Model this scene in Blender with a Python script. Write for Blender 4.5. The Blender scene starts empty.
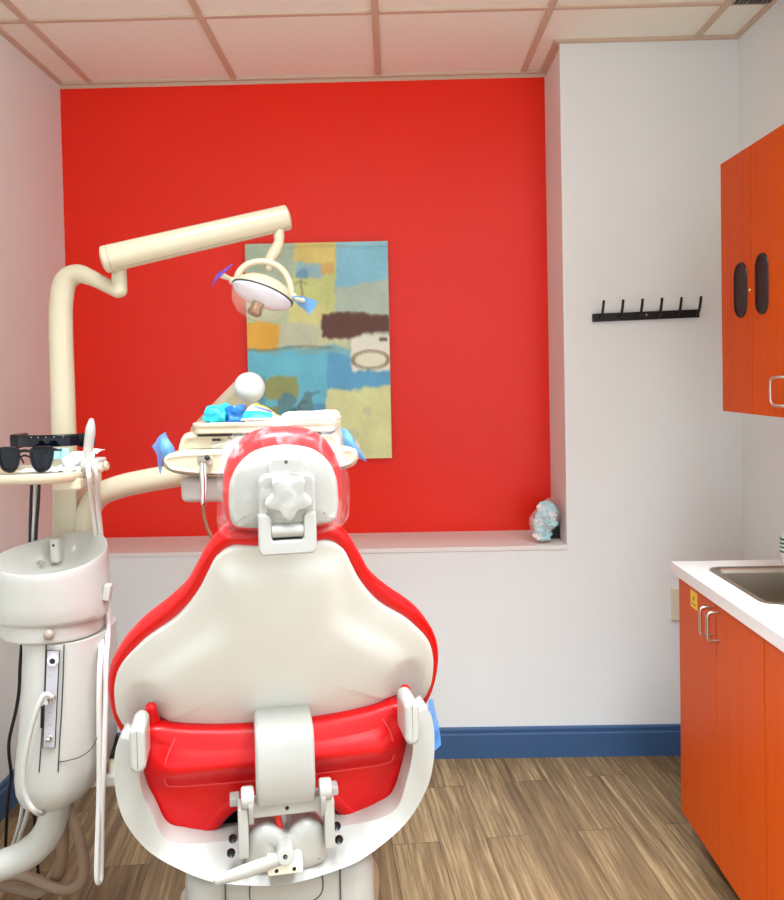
import bpy, bmesh, math, random
from mathutils import Vector, Matrix, noise
random.seed(7)
V = Vector
PI = math.pi
SC = bpy.context.scene
COL = SC.collection

# ------------------------------------------------------------------ camera
FPX, CPX, CPY = 812.99, 384.25, 394.69
YAW, ROLL, PITCH, EYE = .0117, .0204, -.0253, 1.509
_F = V((-math.sin(YAW), math.cos(YAW), 0)); _R = V((math.cos(YAW), math.sin(YAW), 0)); _U = V((0, 0, 1))
_F, _U = math.cos(PITCH)*_F + math.sin(PITCH)*_U, math.cos(PITCH)*_U - math.sin(PITCH)*_F
_R, _U = math.cos(ROLL)*_R - math.sin(ROLL)*_U, math.sin(ROLL)*_R + math.cos(ROLL)*_U
CAM = V((0, 0, EYE))
cd = bpy.data.cameras.new('camera'); cam = bpy.data.objects.new('camera', cd); COL.objects.link(cam)
cam.matrix_world = Matrix(((_R.x, _U.x, -_F.x, 0), (_R.y, _U.y, -_F.y, 0), (_R.z, _U.z, -_F.z, EYE), (0, 0, 0, 1)))
cd.sensor_fit = 'AUTO'; cd.sensor_width = 36; cd.lens = FPX/900*36
cd.shift_x = (392-CPX)/900; cd.shift_y = (CPY-450)/900; cd.clip_start = .02
SC.camera = cam

def ray(x, y): return _F + _R*((x-CPX)/FPX) - _U*((y-CPY)/FPX)
def at(x, y, Y): d = ray(x, y); return CAM + d*(Y/d.y)          # a measured direction at depth Y
def ax(x, y, X): d = ray(x, y); return CAM + d*(X/d.x)
def az(x, y, Z): d = ray(x, y); return CAM + d*((Z-EYE)/d.z)

# ------------------------------------------------------------------ materials
def lin(c):
    return tuple(((v/255)/12.92 if v/255 <= .04045 else ((v/255+.055)/1.055)**2.4) for v in c)
def mat(name, rgb, rough=.5, metal=0, coat=0, bump=0, bscale=200, var=0, vscale=5, spec=.5):
    m = bpy.data.materials.new(name); m.use_nodes = True
    nt = m.node_tree; b = nt.nodes['Principled BSDF']
    c = lin(rgb)
    b.inputs['Base Color'].default_value = (*c, 1); b.inputs['Roughness'].default_value = rough
    b.inputs['Metallic'].default_value = metal; b.inputs['Coat Weight'].default_value = coat
    b.inputs['Specular IOR Level'].default_value = spec
    tc = nt.nodes.new('ShaderNodeTexCoord')
    if var:
        n = nt.nodes.new('ShaderNodeTexNoise'); n.inputs['Scale'].default_value = vscale; n.inputs['Detail'].default_value = 4
        nt.links.new(tc.outputs['Object'], n.inputs['Vector'])
        mx = nt.nodes.new('ShaderNodeMix'); mx.data_type = 'RGBA'
        mx.inputs['A'].default_value = (*[v*(1-var) for v in c], 1); mx.inputs['B'].default_value = (*[min(1, v*(1+var)) for v in c], 1)
        nt.links.new(n.outputs['Fac'], mx.inputs['Factor']); nt.links.new(mx.outputs['Result'], b.inputs['Base Color'])
    if bump:
        n = nt.nodes.new('ShaderNodeTexNoise'); n.inputs['Scale'].default_value = bscale; n.inputs['Detail'].default_value = 3
        nt.links.new(tc.outputs['Object'], n.inputs['Vector'])
        bp = nt.nodes.new('ShaderNodeBump'); bp.inputs['Strength'].default_value = bump; bp.inputs['Distance'].default_value = .002
        nt.links.new(n.outputs['Fac'], bp.inputs['Height']); nt.links.new(bp.outputs['Normal'], b.inputs['Normal'])
    return m
M = {}
M['wall'] = mat('grey_wall_paint', (238, 241, 238), .55, bump=.15, bscale=120, var=.02)
M['white_paint'] = mat('white_sill_paint', (236, 232, 226), .5, bump=.08)
M['red'] = mat('red_wall_paint', (248, 42, 18), .36, bump=.12, bscale=90, var=.03, vscale=3, spec=.35)
M['tile'] = mat('ceiling_tile', (252, 250, 236), .9, bump=.5, bscale=350, var=.02, vscale=40)
M['tee'] = mat('ceiling_tee', (214, 190, 166), .6)
M['base'] = mat('blue_baseboard_paint', (58, 92, 132), .4, bump=.1, bscale=60, var=.08, vscale=25)
M['cream'] = mat('ivory_enamel', (208, 196, 166), .34, coat=.3, bump=.03, bscale=300)
M['unit'] = mat('white_moulded_plastic', (190, 187, 178), .3, coat=.25, bump=.03, bscale=300)
M['chairwhite'] = mat('chair_white_enamel', (170, 166, 157), .36, coat=.2, bump=.04, bscale=250)
M['shell'] = mat('chair_shell_plastic', (213, 210, 200), .45, bump=.1, bscale=600)
M['vinyl'] = mat('red_vinyl', (208, 5, 10), .34, coat=.04, spec=.35, bump=.1, bscale=260, var=.04, vscale=9)
M['stitch'] = mat('red_thread', (232, 70, 66), .7)
M['dark'] = mat('dark_rubber', (18, 18, 20), .5)
M['black'] = mat('black_gloss', (7, 7, 9), .2, spec=.3)
M['blackmetal'] = mat('black_powder_coat', (12, 12, 13), .45)
M['seam'] = mat('seam_shadow_gap', (72, 64, 58), .8)
M['chrome'] = mat('chrome', (215, 215, 215), .18, metal=1)
M['steel'] = mat('brushed_steel', (176, 166, 150), .34, metal=1, bump=.05, bscale=90)
M['nickel'] = mat('satin_nickel', (205, 200, 192), .28, metal=1)
M['knob'] = mat('taupe_knob', (160, 142, 126), .3, coat=.3)
M['panel'] = mat('silver_panel', (196, 192, 198), .4, metal=.3)
M['grayhose'] = mat('grey_hose_vinyl', (196, 192, 184), .4)
M['hose'] = mat('white_hose_vinyl', (226, 222, 214), .4)
M['tanhose'] = mat('tan_conduit', (158, 134, 112), .45)
M['brownhose'] = mat('brown_handpiece_tubing', (120, 78, 52), .5)
M['counter'] = mat('white_laminate', (236, 232, 226), .4, var=.015, vscale=60)
M['kick'] = mat('dark_toe_kick', (26, 20, 18), .7)
M['switch'] = mat('almond_plate', (232, 224, 200), .4)
M['teal'] = mat('turquoise_packet', (40, 190, 215), .35, var=.35, vscale=45, bump=.5, bscale=90)
M['blue'] = mat('blue_packet', (28, 110, 190), .35, var=.4, vscale=60, bump=.5, bscale=90)
M['paleblue'] = mat('pale_blue_packet', (176, 216, 236), .4, var=.1, vscale=50)
M['aqua'] = mat('aqua_packet', (176, 228, 234), .5)
M['paper'] = mat('white_paper', (240, 240, 238), .8, bump=.3, bscale=60)
M['cloth'] = mat('cream_paper_wrap', (244, 238, 218), .7, bump=.5, bscale=40)
M['yellow'] = mat('yellow_label', (246, 205, 30), .5)
M['ink'] = mat('dark_ink', (50, 42, 20), .7)
M['blueink'] = mat('blue_ink', (84, 110, 180), .7)
M['lensdark'] = mat('dark_tinted_lens', (6, 11, 22), .05, spec=.35)
M['bulb'] = mat('bronze_lamp_can', (146, 104, 72), .28, metal=.9)
M['green'] = mat('green_print', (40, 120, 70), .5)
M['red_hose'] = mat('red_tube', (200, 24, 20), .35)
M['bolt'] = mat('dark_steel_bolt', (60, 60, 62), .3, metal=1)
M['underside'] = mat('grey_casting', (176, 172, 164), .45, metal=.2)

def emis(name, rgb, s):
    m = bpy.data.materials.new(name); m.use_nodes = True; nt = m.node_tree
    nt.nodes.remove(nt.nodes['Principled BSDF']); e = nt.nodes.new('ShaderNodeEmission')
    e.inputs['Color'].default_value = (*rgb, 1); e.inputs['Strength'].default_value = s
    nt.links.new(e.outputs[0], nt.nodes['Material Output'].inputs[0]); return m
M['lamp'] = emis('lit_troffer_diffuser', (1, .965, .91), 1.5)

def film(name, rgb, alpha, noise_scale=25, streak=0.0, rough=.15):
    m = bpy.data.materials.new(name); m.use_nodes = True; nt = m.node_tree; nd = nt.nodes; L = nt.links
    b = nd['Principled BSDF']; b.inputs['Base Color'].default_value = (*lin(rgb), 1); b.inputs['Roughness'].default_value = rough
    tr = nd.new('ShaderNodeBsdfTransparent'); mx = nd.new('ShaderNodeMixShader')
    tc = nd.new('ShaderNodeTexCoord'); n = nd.new('ShaderNodeTexNoise'); n.inputs['Scale'].default_value = noise_scale; n.inputs['Detail'].default_value = 6
    n.inputs['Distortion'].default_value = 1.2
    L.new(tc.outputs['Object'], n.inputs['Vector'])
    mr = nd.new('ShaderNodeMapRange'); mr.inputs['From Min'].default_value = .53; mr.inputs['From Max'].default_value = .83
    mr.inputs['To Min'].default_value = alpha; mr.inputs['To Max'].default_value = min(1, alpha+streak)
    L.new(n.outputs['Fac'], mr.inputs['Value']); L.new(mr.outputs[0], mx.inputs[0])
    L.new(tr.outputs[0], mx.inputs[1]); L.new(b.outputs[0], mx.inputs[2]); L.new(mx.outputs[0], nd['Material Output'].inputs[0])
    bp = nd.new('ShaderNodeBump'); bp.inputs['Strength'].default_value = .6; bp.inputs['Distance'].default_value = .004
    L.new(n.outputs['Fac'], bp.inputs['Height']); L.new(bp.outputs['Normal'], b.inputs['Normal'])
    return m
M['bluefilm'] = film('blue_barrier_film', (86, 160, 226), .55, streak=.3)
M['violetfilm'] = film('violet_barrier_film', (110, 84, 205), .6, streak=.2)
M['clear'] = film('clear_plastic_sleeve', (240, 240, 238), .035, noise_scale=16, streak=.55)
M['guard'] = film('clear_lamp_guard', (250, 232, 205), .17, streak=.08, rough=.05)
M['lens'] = mat('frosted_lilac_lens', (222, 220, 236), .2, coat=.6)
M['bag'] = film('clear_bag', (240, 244, 246), .26, noise_scale=40, streak=.5)

def wood(name, c1, c2, c3, scale=(14, 14, .9), rough=.42):
    m = bpy.data.materials.new(name); m.use_nodes = True; nt = m.node_tree; nd = nt.nodes; L = nt.links
    b = nd['Principled BSDF']; b.inputs['Roughness'].default_value = rough; b.inputs['Specular IOR Level'].default_value = .12
    tc = nd.new('ShaderNodeTexCoord'); mp = nd.new('ShaderNodeMapping'); mp.inputs['Scale'].default_value = scale
    L.new(tc.outputs['Object'], mp.inputs['Vector'])
    n = nd.new('ShaderNodeTexNoise'); n.inputs['Scale'].default_value = 1.6; n.inputs['Detail'].default_value = 5; n.inputs['Distortion'].default_value = 1.6
    L.new(mp.outputs[0], n.inputs['Vector'])
    mp2 = nd.new('ShaderNodeMapping'); mp2.inputs['Scale'].default_value = (scale[0]*9, scale[1]*9, scale[2]*3); L.new(tc.outputs['Object'], mp2.inputs['Vector'])
    n2 = nd.new('ShaderNodeTexNoise'); n2.inputs['Scale'].default_value = 2.2; n2.inputs['Detail'].default_value = 3; L.new(mp2.outputs[0], n2.inputs['Vector'])
    mm = nd.new('ShaderNodeMath'); mm.operation = 'MULTIPLY_ADD'; mm.inputs[1].default_value = .75
    L.new(n2.outputs['Fac'], mm.inputs[0]); L.new(n.outputs['Fac'], mm.inputs[2])
    r = nd.new('ShaderNodeValToRGB'); e = r.color_ramp.elements
    e[0].position = .48; e[0].color = (*lin(c1), 1); e[1].position = .86; e[1].color = (*lin(c3), 1)
    q = e.new(.66); q.color = (*lin(c2), 1)
    L.new(mm.outputs[0], r.inputs[0]); L.new(r.outputs[0], b.inputs['Base Color'])
    return m
M['cherry'] = wood('cherry_laminate', (196, 66, 3), (206, 75, 5), (213, 84, 10), scale=(12, 12, .8))

def floor_mat():
    m = bpy.data.materials.new('vinyl_plank_floor'); m.use_nodes = True; nt = m.node_tree; nd = nt.nodes; L = nt.links
    b = nd['Principled BSDF']; b.inputs['Roughness'].default_value = .42; b.inputs['Specular IOR Level'].default_value = .3
    tc = nd.new('ShaderNodeTexCoord'); mp = nd.new('ShaderNodeMapping'); mp.inputs['Rotation'].default_value = (0, 0, math.radians(-96.2))
    L.new(tc.outputs['Object'], mp.inputs['Vector'])
    br = nd.new('ShaderNodeTexBrick'); br.inputs['Scale'].default_value = 1; br.inputs['Brick Width'].default_value = .92; br.inputs['Row Height'].default_value = .152
    br.inputs['Mortar Size'].default_value = .0012; br.inputs['Mortar Smooth'].default_value = .1; br.offset = .37; br.inputs['Bias'].default_value = 0
    br.inputs['Color1'].default_value = (0, 0, 0, 1); br.inputs['Color2'].default_value = (1, 1, 1, 1); br.inputs['Mortar'].default_value = (.5, .5, .5, 1)
    L.new(mp.outputs[0], br.inputs['Vector'])
    # streaks along the plank, shifted per plank
    off = nd.new('ShaderNodeVectorMath'); off.operation = 'MULTIPLY_ADD'; off.inputs[1].default_value = (3.1, 7.7, 5.3)
    L.new(br.outputs['Color'], off.inputs[0]); L.new(mp.outputs[0], off.inputs[2])
    sc = nd.new('ShaderNodeMapping'); sc.inputs['Scale'].default_value = (.75, 20, 1); L.new(off.outputs[0], sc.inputs['Vector'])
    n = nd.new('ShaderNodeTexNoise'); n.inputs['Scale'].default_value = 1.5; n.inputs['Detail'].default_value = 8; n.inputs['Roughness'].default_value = .72; n.inputs['Distortion'].default_value = .25
    L.new(sc.outputs[0], n.inputs['Vector'])
    sc3 = nd.new('ShaderNodeMapping'); sc3.inputs['Scale'].default_value = (5, 90, 1); L.new(off.outputs[0], sc3.inputs['Vector'])
    n3 = nd.new('ShaderNodeTexNoise'); n3.inputs['Scale'].default_value = 1.2; n3.inputs['Detail'].default_value = 3; L.new(sc3.outputs[0], n3.inputs['Vector'])
    a1 = nd.new('ShaderNodeMath'); a1.operation = 'MULTIPLY_ADD'; a1.inputs[1].default_value = .4
    L.new(n3.outputs['Fac'], a1.inputs[0]); L.new(n.outputs['Fac'], a1.inputs[2])
    a2 = nd.new('ShaderNodeMath'); a2.operation = 'MULTIPLY_ADD'; a2.inputs[1].default_value = .12
    L.new(br.outputs['Color'], a2.inputs[0]); L.new(a1.outputs[0], a2.inputs[2])
    r = nd.new('ShaderNodeValToRGB'); e = r.color_ramp.elements
    e[0].position = .50; e[0].color = (*lin((86, 66, 42)), 1); e[1].position = 1.02; e[1].color = (*lin((184, 158, 116)), 1)
    q = e.new(.76); q.color = (*lin((130, 105, 73)), 1)
    L.new(a2.outputs[0], r.inputs[0])
    mx = nd.new('ShaderNodeMix'); mx.data_type = 'RGBA'; mx.inputs['B'].default_value = (*lin((84, 64, 44)), 1)
    L.new(br.outputs['Fac'], mx.inputs['Factor']); L.new(r.outputs[0], mx.inputs['A']); L.new(mx.outputs['Result'], b.inputs['Base Color'])
    bp = nd.new('ShaderNodeBump'); bp.inputs['Strength'].default_value = .2; bp.inputs['Distance'].default_value = .002
    L.new(n3.outputs['Fac'], bp.inputs['Height']); L.new(bp.outputs['Normal'], b.inputs['Normal'])
    return m
M['floor'] = floor_mat()

# ------------------------------------------------------------------ mesh helpers
ROOT = {}
def bm_new(): return bmesh.new()
def obj(name, bm, m, parent=None, local=False, ang=38, smooth=True):
    bmesh.ops.recalc_face_normals(bm, faces=bm.faces)
    for f in bm.faces: f.smooth = smooth
    la = math.radians(ang)
    for e in bm.edges:
        e.smooth = not (len(e.link_faces) == 2 and e.calc_face_angle(0) > la)
    me = bpy.data.meshes.new(name); bm.to_mesh(me); bm.free()
    o = bpy.data.objects.new(name, me); COL.objects.link(o); me.materials.append(m)
    if smooth and len(me.polygons) > 6:
        wn = o.modifiers.new('weighted_normals', 'WEIGHTED_NORMAL'); wn.keep_sharp = True; wn.weight = 60
    if parent is not None:
        root = parent
        while root.parent: root = root.parent
        if not local: me.transform(ROOT[root.name].inverted())
        o.parent = parent
    else:
        # put the origin at the bottom centre of the shape
        xs = [v.co for v in me.vertices]
        c = V(((min(p.x for p in xs)+max(p.x for p in xs))/2, (min(p.y for p in xs)+max(p.y for p in xs))/2, min(p.z for p in xs)))
        me.transform(Matrix.Translation(-c)); o.location = c; ROOT[o.name] = Matrix.Translation(c)
    return o
def tag(o, label, cat, group=None):
    o['label'] = label; o['category'] = cat
    if group: o['group'] = group
    return o
def thing(name, label, cat, loc, rz=0, group=None):
    o = bpy.data.objects.new(name, None); COL.objects.link(o); o.empty_display_size = .1
    o.location = loc; o.rotation_euler = (0, 0, rz)
    ROOT[o.name] = Matrix.Translation(V(loc)) @ Matrix.Rotation(rz, 4, 'Z')
    return tag(o, label, cat, group)
def struct(name, bm, m, **k):
    o = obj(name, bm, m, **k); o['kind'] = 'structure'; return o

def box(bm, lo, hi, bev=0, seg=3, mtx=None):
    lo, hi = V(lo), V(hi); c = (lo+hi)/2; s = hi-lo
    r = bmesh.ops.create_cube(bm, size=1)
    vs = r['verts']
    bmesh.ops.scale(bm, vec=s, verts=vs); bmesh.ops.translate(bm, vec=c, verts=vs)
    if bev:
        es = list({e for v in vs for e in v.link_edges})
        g = bmesh.ops.bevel(bm, geom=es, offset=min(bev, min(abs(x) for x in s)*.49), segments=seg, profile=.5, affect='EDGES', clamp_overlap=True)
        vs = list({v for f in g['faces'] for v in f.verts} | {v for v in vs if v.is_valid})
    if mtx is not None: bmesh.ops.transform(bm, matrix=mtx, verts=vs)
    return bm
def loft(bm, rings, cap=(True, True), closed=True):
    rv = [[bm.verts.new(p) for p in r] for r in rings]
    n = len(rv[0])
    for a, b in zip(rv, rv[1:]):
        for i in range(n if closed else n-1):
            j = (i+1) % n
            try: bm.faces.new((a[i], a[j], b[j], b[i]))
            except ValueError: pass
    if cap[0]: bm.faces.new(rv[0][::-1])
    if cap[1]: bm.faces.new(rv[-1])
    return rv
def cr(pts, sub, closed=False):
    n = len(pts); out = []
    dim = len(pts[0])
    for i in range(n if closed else n-1):
        p = [pts[(i+k) % n] if closed else pts[min(max(i+k, 0), n-1)] for k in (-1, 0, 1, 2)]
        for s in range(sub):
            t = s/sub
            out.append(tuple(.5*(2*p[1][d] + (p[2][d]-p[0][d])*t + (2*p[0][d]-5*p[1][d]+4*p[2][d]-p[3][d])*t*t + (3*p[1][d]-p[0][d]-3*p[2][d]+p[3][d])*t**3) for d in range(dim)))
    if not closed: out.append(tuple(pts[-1]))
    return out
def tube(bm, pts, r, n=12, sub=6, round_caps=True, flat=None, ck=None):
    """flat=(up, ratio): elliptical section whose thickness along up is r*ratio"""
    rr = r if isinstance(r, (list, tuple)) else [r]*len(pts)
    ck = ck if ck is not None else (.6 if flat else 1); q = [(*p, w) for p, w in zip(pts, rr)]
    if sub > 1 and len(pts) > 1: q = cr(q, sub)
    P = [V(a[:3]) for a in q]; W = [a[3] for a in q]
    T = [((P[min(i+1, len(P)-1)]-P[max(i-1, 0)]).normalized()) for i in range(len(P))]
    u = T[0].orthogonal().normalized() if flat is None else V(flat[0])
    rings = []; N = []
    for i in range(len(P)):
        if flat is not None: u = V(flat[0])
        u = (u - T[i]*u.dot(T[i])).normalized(); w = T[i].cross(u)
        N.append((u.copy(), w))
    def ring(c, i, s):
        u, w = N[i]; k = flat[1] if flat else 1
        return [c + (u*math.cos(2*PI*a/n)*k + w*math.sin(2*PI*a/n))*W[i]*s for a in range(n)]
    if round_caps:
        for a in (85, 65, 45, 22): rings.append(ring(P[0]-T[0]*W[0]*math.sin(math.radians(a))*ck, 0, math.cos(math.radians(a))))
    for i in range(len(P)): rings.append(ring(P[i], i, 1))
    if round_caps:
        for a in (22, 45, 65, 85): rings.append(ring(P[-1]+T[-1]*W[-1]*math.sin(math.radians(a))*ck, len(P)-1, math.cos(math.radians(a))))
    loft(bm, rings); return bm
def lathe(bm, o, axis, prof, n=28):
    """prof: (radius, height along axis)"""
    axis = V(axis).normalized(); u = axis.orthogonal().normalized(); w = axis.cross(u); o = V(o)
    rings = [[o + axis*h + (u*math.cos(2*PI*a/n)+w*math.sin(2*PI*a/n))*max(r, 1e-5) for a in range(n)] for r, h in prof]
    loft(bm, rings); return bm
def rcyl(bm, a, b, r, bev=.004, n=28):
    a, b = V(a), V(b); L = (b-a).length; bev = min(bev, r*.6, L*.45)
    pr = [(r-bev, 0), (r-bev*.3, bev*.3), (r, bev), (r, L-bev), (r-bev*.3, L-bev*.3), (r-bev, L)]
    return lathe(bm, a, b-a, pr, n)
def resample(pts, n):
    P = [V(p) for p in pts]; P.append(P[0]); s = [0]
    for a, b in zip(P, P[1:]): s.append(s[-1]+(b-a).length)
    out = []; k = 0
    for i in range(n):
        t = s[-1]*i/n
        while s[k+1] < t: k += 1
        f = (t-s[k])/max(1e-9, s[k+1]-s[k]); out.append(P[k].lerp(P[k+1], f))
    return out
def outline(pts, n=96, sub=8): return resample([V((*p,)) for p in cr([tuple(p) for p in pts], sub, True)], n)
def inset(P, d):
    n = len(P); A = sum(P[i].x*P[(i+1) % n].y-P[(i+1) % n].x*P[i].y for i in range(n)); s = 1 if A > 0 else -1
    out = []
    for i in range(n):
        t = (P[(i+1) % n]-P[i-1]).normalized(); out.append(P[i]+V((-t.y, t.x))*d*s)
    return out
def pillow(bm, P, layers, mp, c=None, cap=(True, True)):
    """stack offset copies of a 2D outline; layers = (depth, inset, scale); mp(x, y, depth) -> Vector"""
    c = V(c) if c is not None else sum(P, V((0, 0)))/len(P)
    rings = []
    for L in layers:
        d, i = L[0], L[1]; s = L[2] if len(L) > 2 else 1
        Q = inset(P, i) if i else P
        rings.append([mp(*(c+(q-c)*s), d) for q in Q])
    loft(bm, rings, cap); return bm
def rlayers(d0, d1, r, k=4):
    """rounded-edge slab from depth d0 to d1"""
    s = 1 if d1 > d0 else -1
    a = [(d0+s*r*(1-math.sin(t*PI/2/k)), r*(1-math.cos(t*PI/2/k))) for t in range(k, -1, -1)]
    a = [(d0+s*r*(1-math.cos(t*PI/2/k)), r*(1-math.sin(t*PI/2/k))) for t in range(k+1)]
    b = [(d1-s*r*(1-math.cos(t*PI/2/k)), r*(1-math.sin(t*PI/2/k))) for t in range(k, -1, -1)]
    return a+b
def rrect(w, h, r, n=6, cx=0, cy=0):
    out = []
    for (sx, sy, a0) in ((1, 1, 0), (-1, 1, 90), (-1, -1, 180), (1, -1, 270)):
        for k in range(n+1):
            a = math.radians(a0+90*k/n); out.append(V((cx+sx*(w/2-r)+r*math.cos(a), cy+sy*(h/2-r)+r*math.sin(a))))
    return out
def sheet(bm, grid, th):
    """thin solid sheet from a grid of points"""
    R, Cc = len(grid), len(grid[0])
    nrm = []
    for i in range(R):
        row = []
        for j in range(Cc):
            a = V(grid[min(i+1, R-1)][j])-V(grid[max(i-1, 0)][j]); b = V(grid[i][min(j+1, Cc-1)])-V(grid[i][max(j-1, 0)])
            row.append(a.cross(b).normalized()*th)
        nrm.append(row)
    A = [[bm.verts.new(V(grid[i][j])) for j in range(Cc)] for i in range(R)]
    B = [[bm.verts.new(V(grid[i][j])+nrm[i][j]) for j in range(Cc)] for i in range(R)]
    for i in range(R-1):
        for j in range(Cc-1):
            bm.faces.new((A[i][j], A[i+1][j], A[i+1][j+1], A[i][j+1])); bm.faces.new((B[i][j], B[i][j+1], B[i+1][j+1], B[i+1][j]))
    for i in range(R-1):
        for j in (0, Cc-1): bm.faces.new((A[i][j], A[i+1][j], B[i+1][j], B[i][j]))
    for j in range(Cc-1):
        for i in (0, R-1): bm.faces.new((A[i][j], A[i][j+1], B[i][j+1], B[i][j]))
    return bm
def crumple(bm, amp, sc, seed=0):
    for v in bm.verts:
        p = v.co*sc+V((seed*3.1, seed, 0)); v.co += noise.noise_vector(p)*amp
    return bm

# ------------------------------------------------------------------ room shell
XL, XR, YG, YN, YF = -1.391, 1.344, 3.158, 3.470, -1.35
ZC, XN, ZL = 2.765, .6625, .829
b = bm_new(); box(b, (XL-.1, YF-.1, -.08), (XR+.1, YN+.1, 0)); struct('floor', b, M['floor'])
# ceiling: tiles laid in a tee grid, one continuous board with recessed joints
b = bm_new(); box(b, (XL-.1, YF-.1, ZC+.006), (XR+.1, YN+.1, ZC+.08)); struct('ceiling', b, M['tile'])
T0 = -.038
xt = [T0+.6096*k for k in (-2, -1, 0, 1, 2)]
yt = [2.862-.6096*2*k for k in range(0, 4)]
b = bm_new()
for x in xt: box(b, (x-.012, YF, ZC-.002), (x+.012, YN if x < XN else YG, ZC+.012))
for y in yt:
    e = [XL]+xt+[XR]
    for p, q in zip(e, e[1:]):
        box(b, (p+(.012 if p != XL else 0), y-.010, ZC-.001), (q-(.012 if q != XR else 0), y+.010, ZC+.012))
struct('trim_1', b, M['tee'])
b = bm_new()   # wall angle round the ceiling
box(b, (XL, YN-.022, ZC-.004), (XN, YN, ZC+.010)); box(b, (XL, YN-.0025, ZC-.018), (XN, YN, ZC+.010))
box(b, (XN-.0025, YG, ZC-.022), (XN, YN-.022, ZC+.01)); box(b, (XN-.022, YG-.022, ZC-.004), (XN, YN-.022, ZC+.01))
box(b, (XN, YG-.022, ZC-.004), (XR, YG, ZC+.01)); box(b, (XR-.02, YF, ZC-.004), (XR, YG-.022, ZC+.01)); box(b, (XL, YF, ZC-.004), (XL+.02, YN-.022, ZC+.01))
struct('trim_2', b, M['tee'])
b = bm_new(); box(b, (XL-.1, YF-.1, 0), (XL, YN+.1, ZC+.006)); struct('wall_left', b, M['wall'])
b = bm_new(); box(b, (XR, YF-.1, 0), (XR+.1, YN+.1, ZC+.006)); struct('wall_right', b, M['wall'])
b = bm_new(); box(b, (XL, YN, ZL), (XN, YN+.1, ZC+.006)); struct('wall_niche', b, M['red'])
b = bm_new(); box(b, (XL, YG, 0), (XR, YN+.1, ZL-.018)); box(b, (XN, YG, ZL-.018), (XR, YN+.1, ZC+.05))
struct('wall_back', b, M['wall'], ang=50)
b = bm_new(); box(b, (XL, YG-.004, ZL-.018), (XN, YN, ZL), .003, 2); struct('trim_3', b, M['white_paint'])
def baseboard(name, pts):   # profile swept along a straight run
    prof = [(0, 0), (.014, 0), (.014, .092), (.009, .096), (.009, .106), (.012, .110), (.010, .117), (0, .119)]
    (p, q, nrm) = pts; bm = bm_new()
    loft(bm, [[V(e)+V(nrm)*d+V((0, 0, z)) for d, z in prof] for e in (p, q)]); return struct(name, bm, M['base'])
baseboard('baseboard_back', ((XL+.014, YG, 0), (XR-.014, YG, 0), (0, -1, 0)))
baseboard('baseboard_left', ((XL, YF, 0), (XL, YG, 0), (1, 0, 0)))
baseboard('baseboard_right', ((XR, 2.62, 0), (XR, YG, 0), (-1, 0, 0)))

# lit troffers and the air grille, dropped into the grid
def troffer(x0, y0, w, l, label):
    t = thing('ceiling_light', label, 'ceiling light', (x0+w/2, y0+l/2, ZC-.01), 0, 'recessed ceiling lights')
    b = bm_new()
    for lo, hi in (((x0, y0), (x0+w, y0+.03)), ((x0, y0+l-.03), (x0+w, y0+l)), ((x0, y0+.03), (x0+.03, y0+l-.03)), ((x0+w-.03, y0+.03), (x0+w, y0+l-.03))):
        box(b, (*lo, ZC-.008), (*hi, ZC+.005))
    obj('frame', b, M['tile'], t)
    b = bm_new(); box(b, (x0+.03, y0+.03, ZC-.004), (x0+w-.03, y0+l-.03, ZC+.004)); obj('diffuser', b, M['lamp'], t)
    ld = bpy.data.lights.new('troffer_light', 'AREA'); ld.shape = 'RECTANGLE'; ld.size = w-.08; ld.size_y = l-.08; ld.energy = 19; ld.spread = math.radians(104); ld.color = (.87, .985, 1.10)
    lo_ = bpy.data.objects.new('troffer_light', ld); COL.objects.link(lo_); lo_.parent = t; lo_.location = (0, 0, -.004)
troffer(xt[1]+.012, 1.642-1.209, .585, 1.199, 'recessed ceiling light above the dental chair')
troffer(xt[3]+.012, 1.642-1.209, .585, 1.199, 'added unseen recessed ceiling light on the right, above the worktop')  # extra troffer added out of view to spread the light more evenly
troffer(xt[3]+.012, .423-1.209, .585, 1.199, 'recessed ceiling light behind the viewer')
t = thing('air_vent', 'grey egg crate air grille in the ceiling corner above the wall cabinet', 'air vent', ((xt[4]+XR)/2, 2.55, ZC-.008))
x0, x1, y0, y1 = xt[4]+.013, XR-.021, 2.262, 2.851
b = bm_new(); box(b, (x0, y0, ZC+.001), (x1, y1, ZC+.0055)); obj('backing', b, M['dark'], t)
b = bm_new(); n = 30
for i in range(n+1): y = y0+(y1-y0)*i/n; box(b, (x0, y-.001, ZC-.006), (x1, y+.001, ZC+.001))
for i in range(9): x = x0+(x1-x0)*i/8; box(b, (x-.001, y0, ZC-.006), (x+.001, y1, ZC+.001))
obj('grille', b, M['nickel'], t)

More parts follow.
